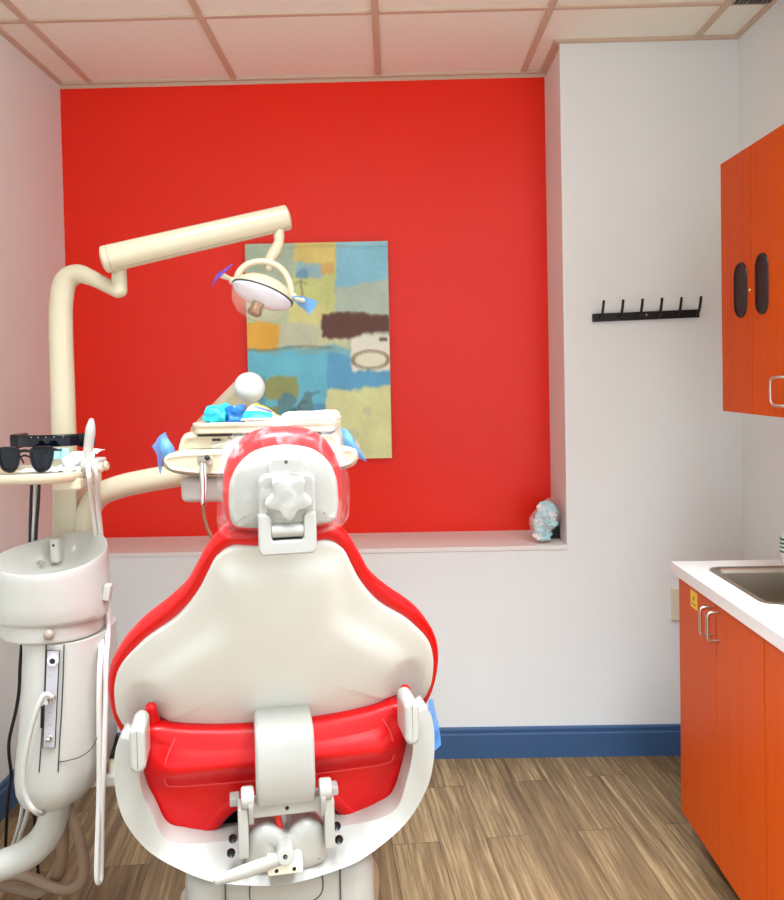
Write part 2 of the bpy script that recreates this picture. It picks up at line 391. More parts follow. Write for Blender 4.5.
# ------------------------------------------------------------------ painting
PX0, PX1, PZ0, PZ1, PY = -.616, -.012, 1.152, 2.070, YN
def paint(u, v):
    """colour of the canvas, u right, v down"""
    n1 = noise.noise(V((u*7, v*7, .3)))*.022+noise.noise(V((u*26, v*26, 1.7)))*.010+noise.noise(V((u*90, v*90, 4)))*.005
    n2 = noise.noise(V((u*6+9, v*8, 2.3)))*.022+noise.noise(V((u*30, v*22, 5.1)))*.010
    n3 = noise.noise(V((u*9, v*14, 8)))
    U, W = u+n1, v+n2
    c = (172, 182, 150)
    if W < .37:
        if U > .35: c = (226, 190, 104) if W < .10 else (206, 200, 118)
        if .36 < U < .55 and .09 < W < .165: c = (150, 178, 176) if n3 > -.1 else (110, 150, 170)
        if .53 < U < .62 and .09 < W < .15: c = (216, 164, 88)
        if U > .63: c = (134, 186, 196) if W < .19-.1*(U-.8) else (178, 184, 160)
        if U > .63 and W < .02: c = (150, 190, 190)
        if U < .35 and W > .2: c = (190, 194, 146)
        if .3 < U < .56 and W > .26: c = (222, 206, 128)
    elif W < .48:
        c = (238, 168, 58) if U < .24-.25*(W-.37) else ((200, 194, 158) if U < .5 else (206, 198, 150))
        if U > .7: c = (196, 190, 160)
    elif W < .75:
        c = (104, 184, 198) if U < .56 else (92, 160, 192)
        if W < .5+.02*U: c = (126, 176, 176)
        if .12 < U < .34 and .62 < W < .71: c = (150, 152, 88)
        if U < .12 and W > .6: c = (96, 150, 160)
    else:
        c = (84, 140, 152) if n3 > -.15 else (70, 110, 112)
        if U < .2: c = (128, 134, 84)
        if U > .35: c = (86, 146, 178)
    if .2 < U < .5 and .69 < W < .8 and n3 > .0: c = (92, 134, 138)
    if U > .545+.05*math.sin(W*40)*.2 and W > .685-.03*(U-.55): c = (222, 214, 146) if n3 > -.35 else (206, 202, 150)
    if .73 < U and .44 < W < .60: c = (240, 230, 200)
    du, dv = (u-.865)/.13, (v-.545)/.042
    e = du*du+dv*dv
    if .72 < e < 1.15 and n3 > -.5: c = (150, 128, 92)
    elif e <= .72 and .55 < u: c = (236, 222, 188)
    if .525 < U < 1.02 and .335+.03*(U-.7) < W < .445-.03*max(0, U-.6)*2: c = (92, 54, 42) if n3 > -.45 else (110, 72, 58)
    if .93 < u < .985 and .445 < v < .46: c = (90, 60, 48)
    if abs(v-.022-.006*math.sin(u*9)) < .0018 and u > .3: c = tuple(int(x*.75) for x in c)
    if abs(v-.487+.012*u-.006*math.sin(u*13)) < .002 and u < .6: c = (84, 78, 60)
    if abs(u-.39-.004*math.sin(v*60)) < .004 and .17 < v < .25: c = (104, 96, 70)
    if abs(v-.175-abs(u-.385)*.35) < .003 and .34 < u < .43: c = (130, 116, 84)
    if abs(math.hypot((u-.4)/.05, (v-.755)/.022)-1) < .09 and u < .42: c = (60, 66, 52)
    k = 1+noise.noise(V((u*50, v*60, 11)))*.04+noise.noise(V((u*8, v*8, 21)))*.06
    return tuple(min(255, max(0, 16+x*k*g)) for x, g in zip(c, (.98, 1.07, 1.12)))
def soft_paint(u, v):
    cs = [paint(u+a, v+c_) for a, c_ in ((.006, .003), (-.006, .004), (.002, -.005), (-.003, -.002), (0, .006))]
    return tuple(sum(x)/len(cs) for x in zip(*cs))
t = thing('painting', 'unframed abstract canvas of blue, ochre, brown and cream blocks on the red wall', 'painting', ((PX0+PX1)/2, PY-.018, PZ0))
b = bm_new(); box(b, (PX0, PY-.034, PZ0), (PX1, PY-.002, PZ1), .003, 2); obj('canvas', b, mat('raw_canvas_edge', (206, 190, 150), .8), t)
bmat = bpy.data.materials.new('abstract_paint'); bmat.use_nodes = True
_b = bmat.node_tree.nodes['Principled BSDF']; _b.inputs['Roughness'].default_value = .6
_a = bmat.node_tree.nodes.new('ShaderNodeAttribute'); _a.attribute_name = 'paint'; bmat.node_tree.links.new(_a.outputs['Color'], _b.inputs['Base Color'])
b = bm_new(); NX, NY = 150, 225
vv = [[b.verts.new((PX0+.002+(PX1-PX0-.004)*i/NX, PY-.0345-.0006*(noise.noise(V((i*.11, j*.11, 0)))+1), PZ1-.002-(PZ1-PZ0-.004)*j/NY)) for i in range(NX+1)] for j in range(NY+1)]
for j in range(NY):
    for i in range(NX): b.faces.new((vv[j][i], vv[j+1][i], vv[j+1][i+1], vv[j][i+1]))
o = obj('painted_surface', b, bmat, t)
ca = o.data.color_attributes.new('paint', 'FLOAT_COLOR', 'POINT')
k = 0
for j in range(NY+1):
    for i in range(NX+1): ca.data[k].color = (*lin(soft_paint(i/NX, j/NY)), 1); k += 1

# ------------------------------------------------------------------ coat rack
t = thing('coat_rack', 'black metal wall rail with six upright coat hooks', 'coat rack', (.976, YG-.012, 1.70))
b = bm_new(); box(b, (-.204, -.006, 0), (.204, .012, .031), .002, 2, Matrix.Translation(V((.976, YG-.012, 1.698))) @ Matrix.Rotation(-.022, 4, 'Y')); obj('rail', b, M['blackmetal'], t)
for i in range(6):
    x = .800+i*.0735; z = 1.711+(x-.976)*.022
    b = bm_new(); tube(b, [(x, YG-.016, z), (x, YG-.030, z+.002), (x, YG-.046, z+.012), (x+.002, YG-.052, z+.035), (x+.004, YG-.056, z+.062)], .0058, 10, 5, flat=((1, 0, 0), .9)); obj('hook', b, M['blackmetal'], t)
b = bm_new(); lathe(b, (.976, YG-.019, 1.716), (0, -1, 0), [(.004, 0), (.0035, .0015), (.001, .002)], 12); obj('screw', b, M['nickel'], t)

# ------------------------------------------------------------------ bag and black box on the ledge
b = bm_new(); box(b, (.600, YG+.125, ZL), (.660, YG+.24, ZL+.125), .002, 2)
tag(obj('small_box', b, M['blackmetal']), 'small black box in the corner of the ledge behind the plastic bag', 'box')
t = thing('plastic_bag', 'clear plastic bag of pale blue and white wads in the right corner of the ledge', 'bag', (.588, YG+.062, ZL))
c0 = V((.588, YG+.062, ZL+.001))
bo = outline([(-.030, .004), (-.052, .045), (-.062, .085), (-.05, .115), (-.01, .155), (.022, .178), (.03, .16), (.062, .128), (.056, .085), (.022, .035), (-.004, .006)], 40)
def bagmap(x, z, d): return c0+V((x+.12*d, d-.15*z*.3, z))
b = bm_new(); pillow(b, bo, [(.045, .0, .35), (.040, .0, .75), (.02, 0, .97), (0, 0, 1), (-.02, 0, .97), (-.042, 0, .75), (-.05, 0, .35)], bagmap); crumple(b, .006, 40); obj('film', b, M['bag'], t)
for i in range(24):
    zz = .024+.0054*i; wd = .028*math.sin(min(1, (zz+.01)/.09)*PI/2)*(1 if zz < .11 else 1-(zz-.11)/.09)
    q = V(((-1 if i % 2 else 1)*wd*random.uniform(.35, 1)-.014+.20*(zz-.03), random.uniform(-.022, .012), 0))
    b = bm_new(); bmesh.ops.create_icosphere(b, subdivisions=3, radius=.0195)
    bmesh.ops.scale(b, vec=(1.15, .8, .9), verts=b.verts); crumple(b, .008, 55, i); crumple(b, .003, 160, i)
    bmesh.ops.translate(b, vec=c0+V((q.x, q.y-.006-.15*zz*.3, zz)), verts=b.verts)
    obj('wad', b, M['aqua'] if i % 5 in (0, 2, 3) else M['paper'], t)

# ------------------------------------------------------------------ right-hand cabinets
XB, XU = .887, 1.030          # door faces
def pull(t, X, y, z0, z1, dy=.0, out=.034, name='handle', m='nickel', rot=None):
    b = bm_new(); r = .0045
    pts = [(X+.004, y, z1), (X-out*.7, y, z1), (X-out*.93, y, z1-.004), (X-out, y, z1-.014), (X-out, y, (z0+z1)/2), (X-out, y, z0+.014), (X-out*.93, y, z0+.004), (X-out*.7, y, z0), (X+.004, y, z0)]
    tube(b, pts, r, 10, 4); return obj(name, b, M[m], t)
def door(t, X, y0, y1, z0, z1, th=.02):
    b = bm_new(); box(b, (X, y0+.0015, z0), (X+th, y1-.0015, z1), .0012, 2); return obj('door', b, M['cherry'], t)
ye = [2.560, 2.264, 1.970, 1.670, 1.37, .9]
def base_unit(ya, yb, splits, label, handles):
    t = thing('base_cabinet', label, 'cabinet', ((XB+XR)/2, (ya+yb)/2, 0), 0, 'cherry base cabinets')
    b = bm_new(); box(b, (XB+.021, yb, .102), (XR-.001, ya, .118)); box(b, (XB+.021, ya-.016, .118), (XR-.001, ya, .855)); box(b, (XB+.021, yb, .118), (XR-.001, yb+.016, .855)); box(b, (XR-.012, yb+.016, .118), (XR-.001, ya-.016, .855))
    obj('body', b, M['cherry'], t)
    b = bm_new(); box(b, (XB+.085, yb, 0), (XB+.105, ya, .102)); box(b, (XB+.105, ya-.02, 0), (XR-.02, ya, .102)); obj('toe_kick', b, M['kick'], t)
    for (p, q), hy in zip(splits, handles):
        d = door(t, XB, q, p, .104, .851); pull(d, XB, hy, .754, .832)
base_unit(2.560, 1.970, [(2.56, 2.264), (2.264, 1.970)], 'cherry base cabinet with two doors under the sink, yellow sticker on it', [2.290, 2.238])
base_unit(1.968, 1.37, [(1.968, 1.67), (1.67, 1.37)], 'cherry base cabinet nearest the viewer, cut by the right picture edge', [1.695, 1.645])
# worktop with a cut-out, sink set in it
SX0, SX1, SY0, SY1 = .965, 1.262, 2.115, 2.50
XT0, YT1, YT0 = .877, 2.602, 1.36
b = bm_new()
out = [V((XT0, YT0)), V((XR-.001, YT0)), V((XR-.001, YT1)), V((XT0, YT1))]
def slab(bm, x0, y0, x1, y1): box(bm, (x0, y0, .856), (x1, y1, .890))
for r in ((XT0, YT0, XR-.001, SY0), (XT0, SY1, XR-.001, YT1), (XT0, SY0, SX0, SY1), (SX1, SY0, XR-.001, SY1)): slab(b, *r)
bmesh.ops.remove_doubles(b, verts=b.verts, dist=1e-5)
# drop interior walls between the four slabs
seen = {}
for f in b.faces: seen.setdefault(tuple(round(x, 4) for x in f.calc_center_median()), []).append(f)
dead = []
for f in b.faces:
    c = f.calc_center_median()
    if abs(f.normal.y) > .9 and (abs(c.y-SY0) < 1e-4 or abs(c.y-SY1) < 1e-4):
        if not (SX0 < c.x < SX1 and abs(c.x-(SX0+SX1)/2) < 1e-3): dead.append(f)
bmesh.ops.delete(b, geom=list(set(dead)), context='FACES')
tag(obj('worktop', b, M['counter'], smooth=False), 'white laminate worktop over the cherry base cabinets', 'worktop')
b = bm_new()
R0 = rrect(SX1-SX0+.028, SY1-SY0+.028, .045, 6, (SX0+SX1)/2, (SY0+SY1)/2)
lay = [(.8905, 0), (.893, .002), (.893, .014), (.889, .02), (.875, .024), (.80, .03), (.752, .036), (.735, .055), (.731, .09)]
pillow(b, R0, lay, lambda x, y, d: V((x, y, d)), cap=(False, True))
t = tag(obj('sink', b, M['steel'], ang=60), 'small stainless steel sink set in the white worktop', 'sink')
b = bm_new(); lathe(b, ((SX0+SX1)/2, (SY0+SY1)/2, .7315), (0, 0, 1), [(.03, 0), (.028, .002), (.015, .001), (.002, .001)], 20); obj('drain', b, M['chrome'], t)
# sticker
y_, z_ = ax(687, 600, XB).y, ax(688, 600, XB).z
q = [ax(690.5, 588, XB-.001), ax(697, 595, XB-.001), ax(697, 611, XB-.001), ax(689.5, 606, XB-.001)]
y0, y1, z0, z1 = q[1].y, q[0].y, .5*(q[2].z+q[3].z)+.002, .5*(q[0].z+q[1].z)
t = thing('warning_sticker', 'small yellow sticker with a dark symbol on the cherry cabinet door', 'sticker', (XB-.0006, (y0+y1)/2, z0))
b = bm_new(); box(b, (XB-.0012, y0, z0), (XB, y1, z1)); obj('backing', b, M['yellow'], t)
b = bm_new(); w, h = y1-y0, z1-z0
for a, c_, e, g in ((.42, .60, .62, .66), (.44, .70, .5, .74), (.52, .62, .58, .74), (.36, .46, .5, .5), (.5, .5, .58, .58), (.15, .2, .85, .225), (.15, .26, .85, .28)):
    box(b, (XB-.0016, y0+w*(1-e), z0+h*c_), (XB-.0012, y0+w*(1-a), z0+h*g))
obj('printed_symbol', b, M['ink'], t)
# wall cabinet
t = thing('wall_cabinet', 'cherry wall cabinet with black oval recessed pulls, hung on the right wall', 'cabinet', (1.18, 2.1, 1.372))
yu = [2.560, 2.340, 2.02, 1.72]
zu0, zu1 = 1.372, 2.140
def ux(x, y): return ax(x, y, XU)
ysm = ux(751.5, 289).y
b = bm_new(); box(b, (XU+.02, 1.75, zu0), (XR-.001, 2.560, zu1), .001, 1); obj('body', b, M['cherry'], t)
ydoor = [(2.560, ysm), (ysm, 1.75)]
for i, (p, q) in enumerate(ydoor):
    d = door(t, XU, q, p, zu0, zu1)
    cx_, cy_, hh = ((741, 290, 28), (762.3, 283.5, 31))[i]
    c = ux(cx_, cy_); ta = ux(cx_, cy_-hh).z; tb = ux(cx_, cy_+hh).z; wy = abs(ux(cx_-6.3, cy_).y-ux(cx_+6.3, cy_).y)
    R1 = rrect(wy, ta-tb, wy*.49, 8, c.y, (ta+tb)/2)
    b = bm_new(); pillow(b, R1, [(0, 0), (-.004, .001), (-.005, .003), (-.004, .006), (-.0015, .009), (-.0008, .02)], lambda x, y, dd: V((XU+dd, x, y)), cap=(True, True)); obj('recessed_pull', b, M['blackmetal'], d)
    if i == 0:
        b = bm_new(); k = ux(751.2, 290); lathe(b, (XU, k.y+.006, k.z), (-1, 0, 0), [(.006, 0), (.006, .003), (.0045, .005), (.001, .005)], 14); obj('cam_lock', b, mat('brass', (214, 170, 90), .25, metal=1), d)
    else:
        k0, k1 = ux(778, 377), ux(778, 405); yc = k0.y-.01
        b = bm_new(); tube(b, [(XU-.001, yc-.05, k0.z), (XU-.020, yc-.03, k0.z), (XU-.021, yc, k0.z-.003), (XU-.021, yc+.008, k0.z-.015), (XU-.021, yc+.008, k1.z+.015), (XU-.021, yc, k1.z+.003), (XU-.020, yc-.03, k1.z), (XU-.001, yc-.05, k1.z)], .004, 10, 4); obj('handle', b, M['nickel'], d)
# outlet plate and bottle
t = thing('wall_outlet', 'almond cover plate low on the grey wall behind the base cabinet corner', 'outlet', (1.1, YG, .53))
b = bm_new(); box(b, (1.062, YG-.012, .529), (1.138, YG, .654), .003, 2); obj('cover_plate', b, M['switch'], t)
b = bm_new(); box(b, (1.085, YG-.0135, .555), (1.115, YG-.012, .585), .001, 1); box(b, (1.085, YG-.0135, .6), (1.115, YG-.012, .63), .001, 1); obj('receptacle', b, M['switch'], t)
p = at(788, 541, 2.545)
t = thing('soap_bottle', 'white bottle with green printing at the right edge behind the sink', 'bottle', (p.x, 2.545, .890))
b = bm_new(); lathe(b, (p.x, 2.545, .890), (0, 0, 1), [(.012, 0), (.016, .004), (.0215, .025), (.023, .05), (.0215, .075), (.015, .096), (.009, .102), (.009, .112)], 20); obj('body', b, M['paper'], t)
b = bm_new()
for z in (.036, .050, .062, .074): lathe(b, (p.x, 2.545, .890+z), (0, 0, 1), [(.0222, 0), (.0235, .001), (.0235, .006), (.0222, .007)], 20)
obj('printed_label', b, M['green'], t)
b = bm_new(); lathe(b, (p.x, 2.545, 1.001), (0, 0, 1), [(.010, 0), (.010, .014), (.004, .016), (.004, .03), (.001, .03)], 14); obj('cap', b, M['paper'], t)
# ------------------------------------------------------------------ dental chair
CO = V((-.240, 1.628, 0)); CR = math.radians(11)
chair = thing('dental_chair', 'red upholstered dental chair with white moulded back, seen from behind', 'dental chair', CO, CR)
CM = ROOT[chair.name]; CI = CM.inverted(); CI3 = CI.to_3x3()
def ch(x, y, ly):                       # measured direction -> chair frame at local depth ly
    d = CI3 @ ray(x, y); c = CI @ CAM; return c + d*((ly-c.y)/d.y)
LEAN = math.radians(28); sL, cL = math.sin(LEAN), math.cos(LEAN)
def backmap(x, v, d):                   # d > 0 towards the viewer
    d = d - .16*x*x
    return V((x, -v*sL - d*cL, 1.0 + v*cL - d*sL))
half = [(0, .249), (.04, .251), (.066, .256), (.091, .259), (.122, .240), (.150, .190), (.182, .124), (.232, .066), (.288, .010), (.328, -.058), (.345, -.120), (.348, -.190), (.340, -.252), (.318, -.300), (.27, -.335), (.2, -.355), (.1, -.368)]
def sym(h): return [p for p in h] + [(0, h[-1][1]-.004)] + [(-x, v) for x, v in h[:0:-1]]
BO = outline(sym(half), 128)
b = bm_new()
pillow(b, BO, [(-.03, .07, .5), (-.060, .06, .8), (-.075, .045), (-.070, .034), (-.055, .024), (-.035, .013), (-.016, .004), (-.002, .0005), (.006, 0), (.012, .003), (.016, .010), (.016, .022), (.006, .036), (0, .045, .96)], backmap, c=(0, -.06))
obj('backrest_cushion', b, M['vinyl'], chair, local=True, ang=60)
whalf = [(0, .229), (.05, .230), (.09, .230), (.119, .210), (.138, .168), (.158, .124), (.198, .062), (.258, .010), (.311, -.058), (.332, -.120), (.337, -.188), (.332, -.225), (.322, -.250), (.305, -.252), (.286, -.236), (.264, -.232), (.236, -.256), (.19, -.284), (.13, -.300), (.06, -.310)]
WO = outline(sym(whalf), 160)
def sst(a, c, x): t = min(1, max(0, (x-a)/(c-a))); return t*t*(3-2*t)
def shell_d(x, v, s):
    d = .020 + .018*(1-s**3)
    hw = .102 if v > .07 else .102+.14*sst(.07, -.10, v)           # raised centre panel
    e = sst(hw+.03, hw-.02, abs(x))*sst(.205, .165, v)
    d += .011*e
    for sx in (-1, 1):
        q = math.hypot((x-sx*.268)/.045, (v+.175)/.075); d -= .020*max(0, 1-q*q)
    return d
b = bm_new(); rings = []
cc = V((0, -.06))
for d, i in ((-.004, .004), (.008, .0005), (.014, .0), (.0185, .003)): rings.append([backmap(p.x, p.y, d) for p in inset(WO, i)])
for s in (.985, .96, .93, .89, .84, .78, .71, .63, .54, .44, .33, .21, .09, .01):
    rings.append([backmap(p.x, p.y, shell_d(p.x, p.y, s)) for p in [cc+(q-cc)*s for q in inset(WO, .003)]])
loft(b, rings); obj('backrest_shell', b, M['shell'], chair, local=True, ang=70)

# headrest
hs, hc = math.sin(math.radians(8)), math.cos(math.radians(8))
def headmap(x, v, d):
    d = d - .5*x*x
    return V((x+.006, -.15 - v*hs - d*hc, 1.25 + v*hc - d*hs))
HO = outline([(0, .163), (.03, .161), (.062, .150), (.088, .126), (.103, .095), (.109, .06), (.109, .02), (.100, -.012), (.07, -.024), (0, -.026), (-.07, -.024), (-.100, -.012), (-.109, .02), (-.109, .06), (-.103, .095), (-.088, .126), (-.062, .150), (-.03, .161)], 96)
b = bm_new(); pillow(b, HO, [(-.045, .05, .4), (-.062, .035, .85), (-.064, .02), (-.056, .006), (-.04, 0), (-.012, 0), (.002, .004), (.009, .012), (.01, .02), (.004, .03, .95)], headmap)
hr = obj('headrest_cushion', b, M['vinyl'], chair, local=True, ang=60)
SO = outline([(0, .139), (.03, .136), (.058, .126), (.082, .103), (.095, .075), (.099, .045), (.098, .012), (.090, -.008), (.06, -.014), (0, -.015), (-.06, -.014), (-.09, -.008), (-.098, .012), (-.099, .045), (-.095, .075), (-.082, .103), (-.058, .126), (-.03, .136)], 96)
b = bm_new(); pillow(b, SO, [(.0, .004), (.010, 0), (.017, .004), (.020, .011), (.022, .02, .9), (.024, .02, .5), (.024, .02, .05)], headmap); obj('headrest_shell', b, M['chairwhite'], chair, local=True, ang=60)
def hplate(name, P, d0, d1, r, m='chairwhite', par=None, cut=None):
    b = bm_new(); pillow(b, P, rlayers(d0, d1, r, 3), lambda x, v, d: headmap(x, v, d+.5*x*x)); return obj(name, b, M[m], par or chair, local=True)
hplate('headrest_slide', rrect(.066, .086, .012, 5, .003, .078), .018, .034, .005)
br = hplate('headrest_bracket', rrect(.101, .094, .018, 6, .004, .046), .022, .042, .006)
b = bm_new()
SX_ = [V((x, z)) for x, z in ((-.0515, 1.262), (-.0515, 1.204), (-.049, 1.196), (-.043, 1.192), (.043, 1.192), (.049, 1.196), (.0515, 1.204), (.0515, 1.262), (.047, 1.267), (.034, 1.266), (.028, 1.260), (.028, 1.222), (.025, 1.218), (-.025, 1.218), (-.028, 1.222), (-.028, 1.260), (-.034, 1.266), (-.047, 1.267))]
pillow(b, SX_, [(-.170, .003), (-.172, 0), (-.198, 0), (-.2015, .0015), (-.203, .004)], lambda x, z, d: V((x+.009, d, z)))
obj('headrest_stem', b, M['chairwhite'], chair, local=True)
b = bm_new(); rcyl(b, (-.020, -.190, 1.234), (.038, -.190, 1.234), .0125, .003, 20); obj('hinge_barrel', b, M['chairwhite'], chair, local=True)
b = bm_new(); box(b, (-.035, -.178, 1.206), (.055, -.172, 1.245)); obj('hinge_slot', b, M['dark'], chair, local=True)
b = bm_new(); box(b, (-.022, -.166, 1.19), (.042, -.140, 1.262), .004, 2); obj('headrest_bar', b, M['underside'], chair, local=True)
KC = V((.0055, .052))
b = bm_new(); pillow(b, [KC+V((math.cos(2*PI*k/48), math.sin(2*PI*k/48)))*.0440 for k in range(48)], [(.041, 0), (.0425, 0), (.0425, .0014), (.0418, .002), (.0418, .02)], lambda x, v, d: headmap(x, v, d+.5*x*x)); obj('knob_recess', b, M['underside'], chair, local=True)
kp = []
for k in range(100):
    a = 2*PI*k/100; r = .0365+.0066*math.cos(5*(a-PI*.5-.62)); kp.append(KC+V((math.cos(a), math.sin(a)))*r)
b = bm_new(); pillow(b, kp, [(.041, 0), (.052, 0), (.0555, .0012), (.0568, .003), (.0575, .006, 1), (.0577, .008, .6), (.0577, .008, .02)], lambda x, v, d: headmap(x, v, d+.5*x*x)); obj('headrest_knob', b, M['chairwhite'], chair, local=True, ang=45)
p = headmap(.003, .113, .040); b = bm_new(); lathe(b, p, (0, -hc, -hs), [(.0035, -.01), (.0035, -.006), (.0025, -.005), (.0005, -.0055)], 12); obj('screw', b, M['bolt'], chair, local=True)

# seat: lobed rear face, cushion and legrest running forward under the patient
def sx_(p, ly): return ch(p[0], p[1], ly)
SB = .048
shalf = [(0, .786), (.10, .788), (.19, .796), (.245, .806), (.272, .797), (.282, .772), (.283, .735), (.274, .67), (.260, .61), (.246, .562), (.222, .530), (.180, .522), (.140, .546), (.112, .578), (.085, .600), (.05, .610)]
SPO = outline(sym([(x, z) for x, z in shalf]), 128)
def seatmap(x, z, d):
    # leaning rear face, cushion narrowing and sinking forward
    bul = (.034*math.exp(-((z-.722)/.036)**2)*sst(.285, .20, abs(x)) - .006*math.exp(-((z-.672)/.010)**2)*sst(.26, .23, abs(x)))*sst(.06, .0, d)
    return V((x-.006, SB + d + .10*(.70-z) - bul, z))
b = bm_new(); pillow(b, SPO, [(.004, .034, k_) for k_ in (.02, .1, .2, .3, .4, .5, .6, .7, .78, .86, .92, .96)]+[(.002, .030), (.002, .022), (.004, .013), (.009, .005), (.018, .0005), (.035, 0), (.10, .004), (.18, .012), (.26, .03), (.30, .055)], seatmap, c=(0, .675)); seat = obj('seat', b, M['vinyl'], chair, local=True, ang=60)
def seam(pts, name='stitching', r=.0016):
    b = bm_new(); tube(b, pts, r, 6, 6); return obj(name, b, M['stitch'], seat, local=True)
def onseat(x, z): return seatmap(x+.006, z, .003)
seam([onseat(x, z) for x, z in ((-.214, .778), (-.232, .74), (-.236, .69), (-.22, .674), (-.15, .669), (-.05, .667), (.05, .667), (.15, .669), (.22, .674), (.236, .69), (.232, .74), (.214, .778))])
for sx in (-1, 1):
    b = bm_new(); tube(b, [ch(*((151, 708) if sx < 0 else (405, 690)), .055), ch(*((152, 722) if sx < 0 else (402, 706)), .07), ch(*((157, 750) if sx < 0 else (395, 735)), .095), ch(*((165, 775) if sx < 0 else (388, 765)), .11)], [.012, .017, .022, .02], 14, 6); obj('seat_wing', b, M['vinyl'], chair, local=True)
b = bm_new(); box(b, (-.20, .13, .50), (.19, .62, .60), .01, 2); obj('underseat_shade', b, M['dark'], chair, local=True)  # dark block stands in for the shade in the hollow under the seat
b = bm_new()
LP = rrect(.44, .13, .055, 6, 0, 0)
pillow(b, LP, [(.34, .03, .9), (.36, .006), (.40, 0), (.60, .002), (.85, .012), (1.06, .03), (1.09, .05)], lambda x, z, d: V((x, d, .70 - max(0, d-.42)*.38 + z))); obj('legrest', b, M['vinyl'], chair, local=True, ang=60)

# yoke: a broad cast tray narrowing into two arms
YY = .02
yk = [((-.291, .806), .017), ((-.297, .785), .021), ((-.298, .752), .0235), ((-.294, .702), .025), ((-.278, .653), .027), ((-.240, .603), .029), ((-.185, .574), .031), ((-.11, .559), .037), ((0, .555), .044)]
pts, rad = [], []
for (x, z), r in yk: pts.append((x-.006, YY, z)); rad.append(r)
for (x, z), r in yk[-2::-1]: pts.append((-x-.006, YY, z)); rad.append(r)
q = cr([(*p, r) for p, r in zip(pts, rad)], 7)
b = bm_new(); rings = []
prof = rrect(2, .075, .03, 5)
P_ = [V(a[:3]) for a in q]
for i, a in enumerate(q):
    T = (P_[min(i+1, len(q)-1)]-P_[max(i-1, 0)]).normalized(); Nn = V((0, 1, 0)); W = T.cross(Nn).normalized(); r = a[3]
    c = P_[i]; tilt = min(1, r/.05)
    up_ = .12+.88*sst(.225, .29, abs(c.x))
    rings.append([c + W*s.x*r*.98*(up_ if s.x > 0 else 1) + Nn*(s.y*(.6+.4*tilt)) + Nn*(s.x*r*1.1*sst(.27, .12, abs(c.x))) for s in rrect(2, .075, .034, 5)])
for e, k in ((0, -1), (-1, 1)):
    c = sum(rings[e], V((0, 0, 0)))/len(rings[e]); T = V((0, 0, 1))
    add = [[c+(p-c)*math.cos(math.radians(a))+T*.016*math.sin(math.radians(a)) for p in rings[e]] for a in (35, 65, 85)]
    rings = add[::-1]+rings if e == 0 else rings+add
loft(b, rings); obj('yoke_frame', b, M['chairwhite'], chair, local=True, ang=50)
# side pivots
for (x, y, sx) in ((139, 744, -1), (409.5, 718, 1)):
    c = ch(x, y, -.035)
    b = bm_new(); P = rrect(.030, .088, .0148, 8, 0, 0)
    pillow(b, P, rlayers(-.030, .060, .008, 3), lambda u, v, d: c+V((u, d, v))); obj('pivot_cover', b, M['chairwhite'], chair, local=True)
# back support arm: bent band
c0_, c1_ = ch(284.5, 712, .0), ch(285, 803, -.045)
b = bm_new(); hw = .058
sec = [(.060, .004), (.012, .003), (-.030, .0), (-.048, -.010), (-.056, -.04), (-.058, -.08), (-.053, -.115), (-.046, -.135)]   # (y, dz from top)
zt = ch(285, 728, -.03).z
sec = cr([(y, z) for y, z in sec], 5)
rings = []
for i, (y, dz) in enumerate(sec):
    a = sec[max(i-1, 0)]; c = sec[min(i+1, len(sec)-1)]; T = V((0, c[0]-a[0], c[1]-a[1])).normalized(); Nn = V((1, 0, 0)).cross(T)
    rings.append([V((p.x+.002, y, zt+dz))+Nn*p.y for p in rrect(2*hw, .022, .009, 4)])
loft(b, rings); obj('back_support_arm', b, M['chairwhite'], chair, local=True, ang=50)
za = zt-.132
b = bm_new(); box(b, (-.086, -.048, za-.034), (.086, -.012, za-.004), .003, 2); xb = obj('cross_bar', b, M['underside'], chair, local=True)
b = bm_new(); lathe(b, (.004, -.048, za-.020), (0, -1, 0), [(.004, 0), (.003, .002), (.0005, .002)], 10); obj('screw', b, M['bolt'], xb, local=True)
for sx in (-1, 1):
    x = .0035+sx*.076
    b = bm_new(); rcyl(b, (x-.013, -.052, za+.012), (x+.013, -.052, za+.012), .021, .005, 24); obj('hinge_cap', b, M['chairwhite'], chair, local=True)
    b = bm_new(); pillow(b, outline([(-.020, .01), (.018, .01), (.012, -.028), (0, -.042), (-.012, -.03)], 32), rlayers(-.005, .005, .002, 2), lambda u, v, d: V((x-sx*.006+d, -.052+u, za+v))); obj('hinge_cheek', b, M['chairwhite'], chair, local=True)
    xp = .002+sx*.084
    b = bm_new(); box(b, (xp-.010, -.066, .575), (xp+.010, -.020, za-.004), .003, 2); obj('upright_plate', b, M['chairwhite'], chair, local=True)
    for k in (0, 1):
        p = V((.000+sx*(.103+.004*k), -.046, .603-.028*k))
        b = bm_new(); lathe(b, p+V((0, .012, -.002)), (0, -1, .25), [(.0085, 0), (.0085, .004), (.0065, .0075), (.0045, .006), (.001, .005)], 14); obj('bolt', b, M['bolt'], chair, local=True)
    b = bm_new(); box(b, (.002+sx*.10-.010, .0, za-.032), (.002+sx*.10+.010, .03, za-.014), .003, 2); obj('seat_rail', b, M['underside'], chair, local=True)
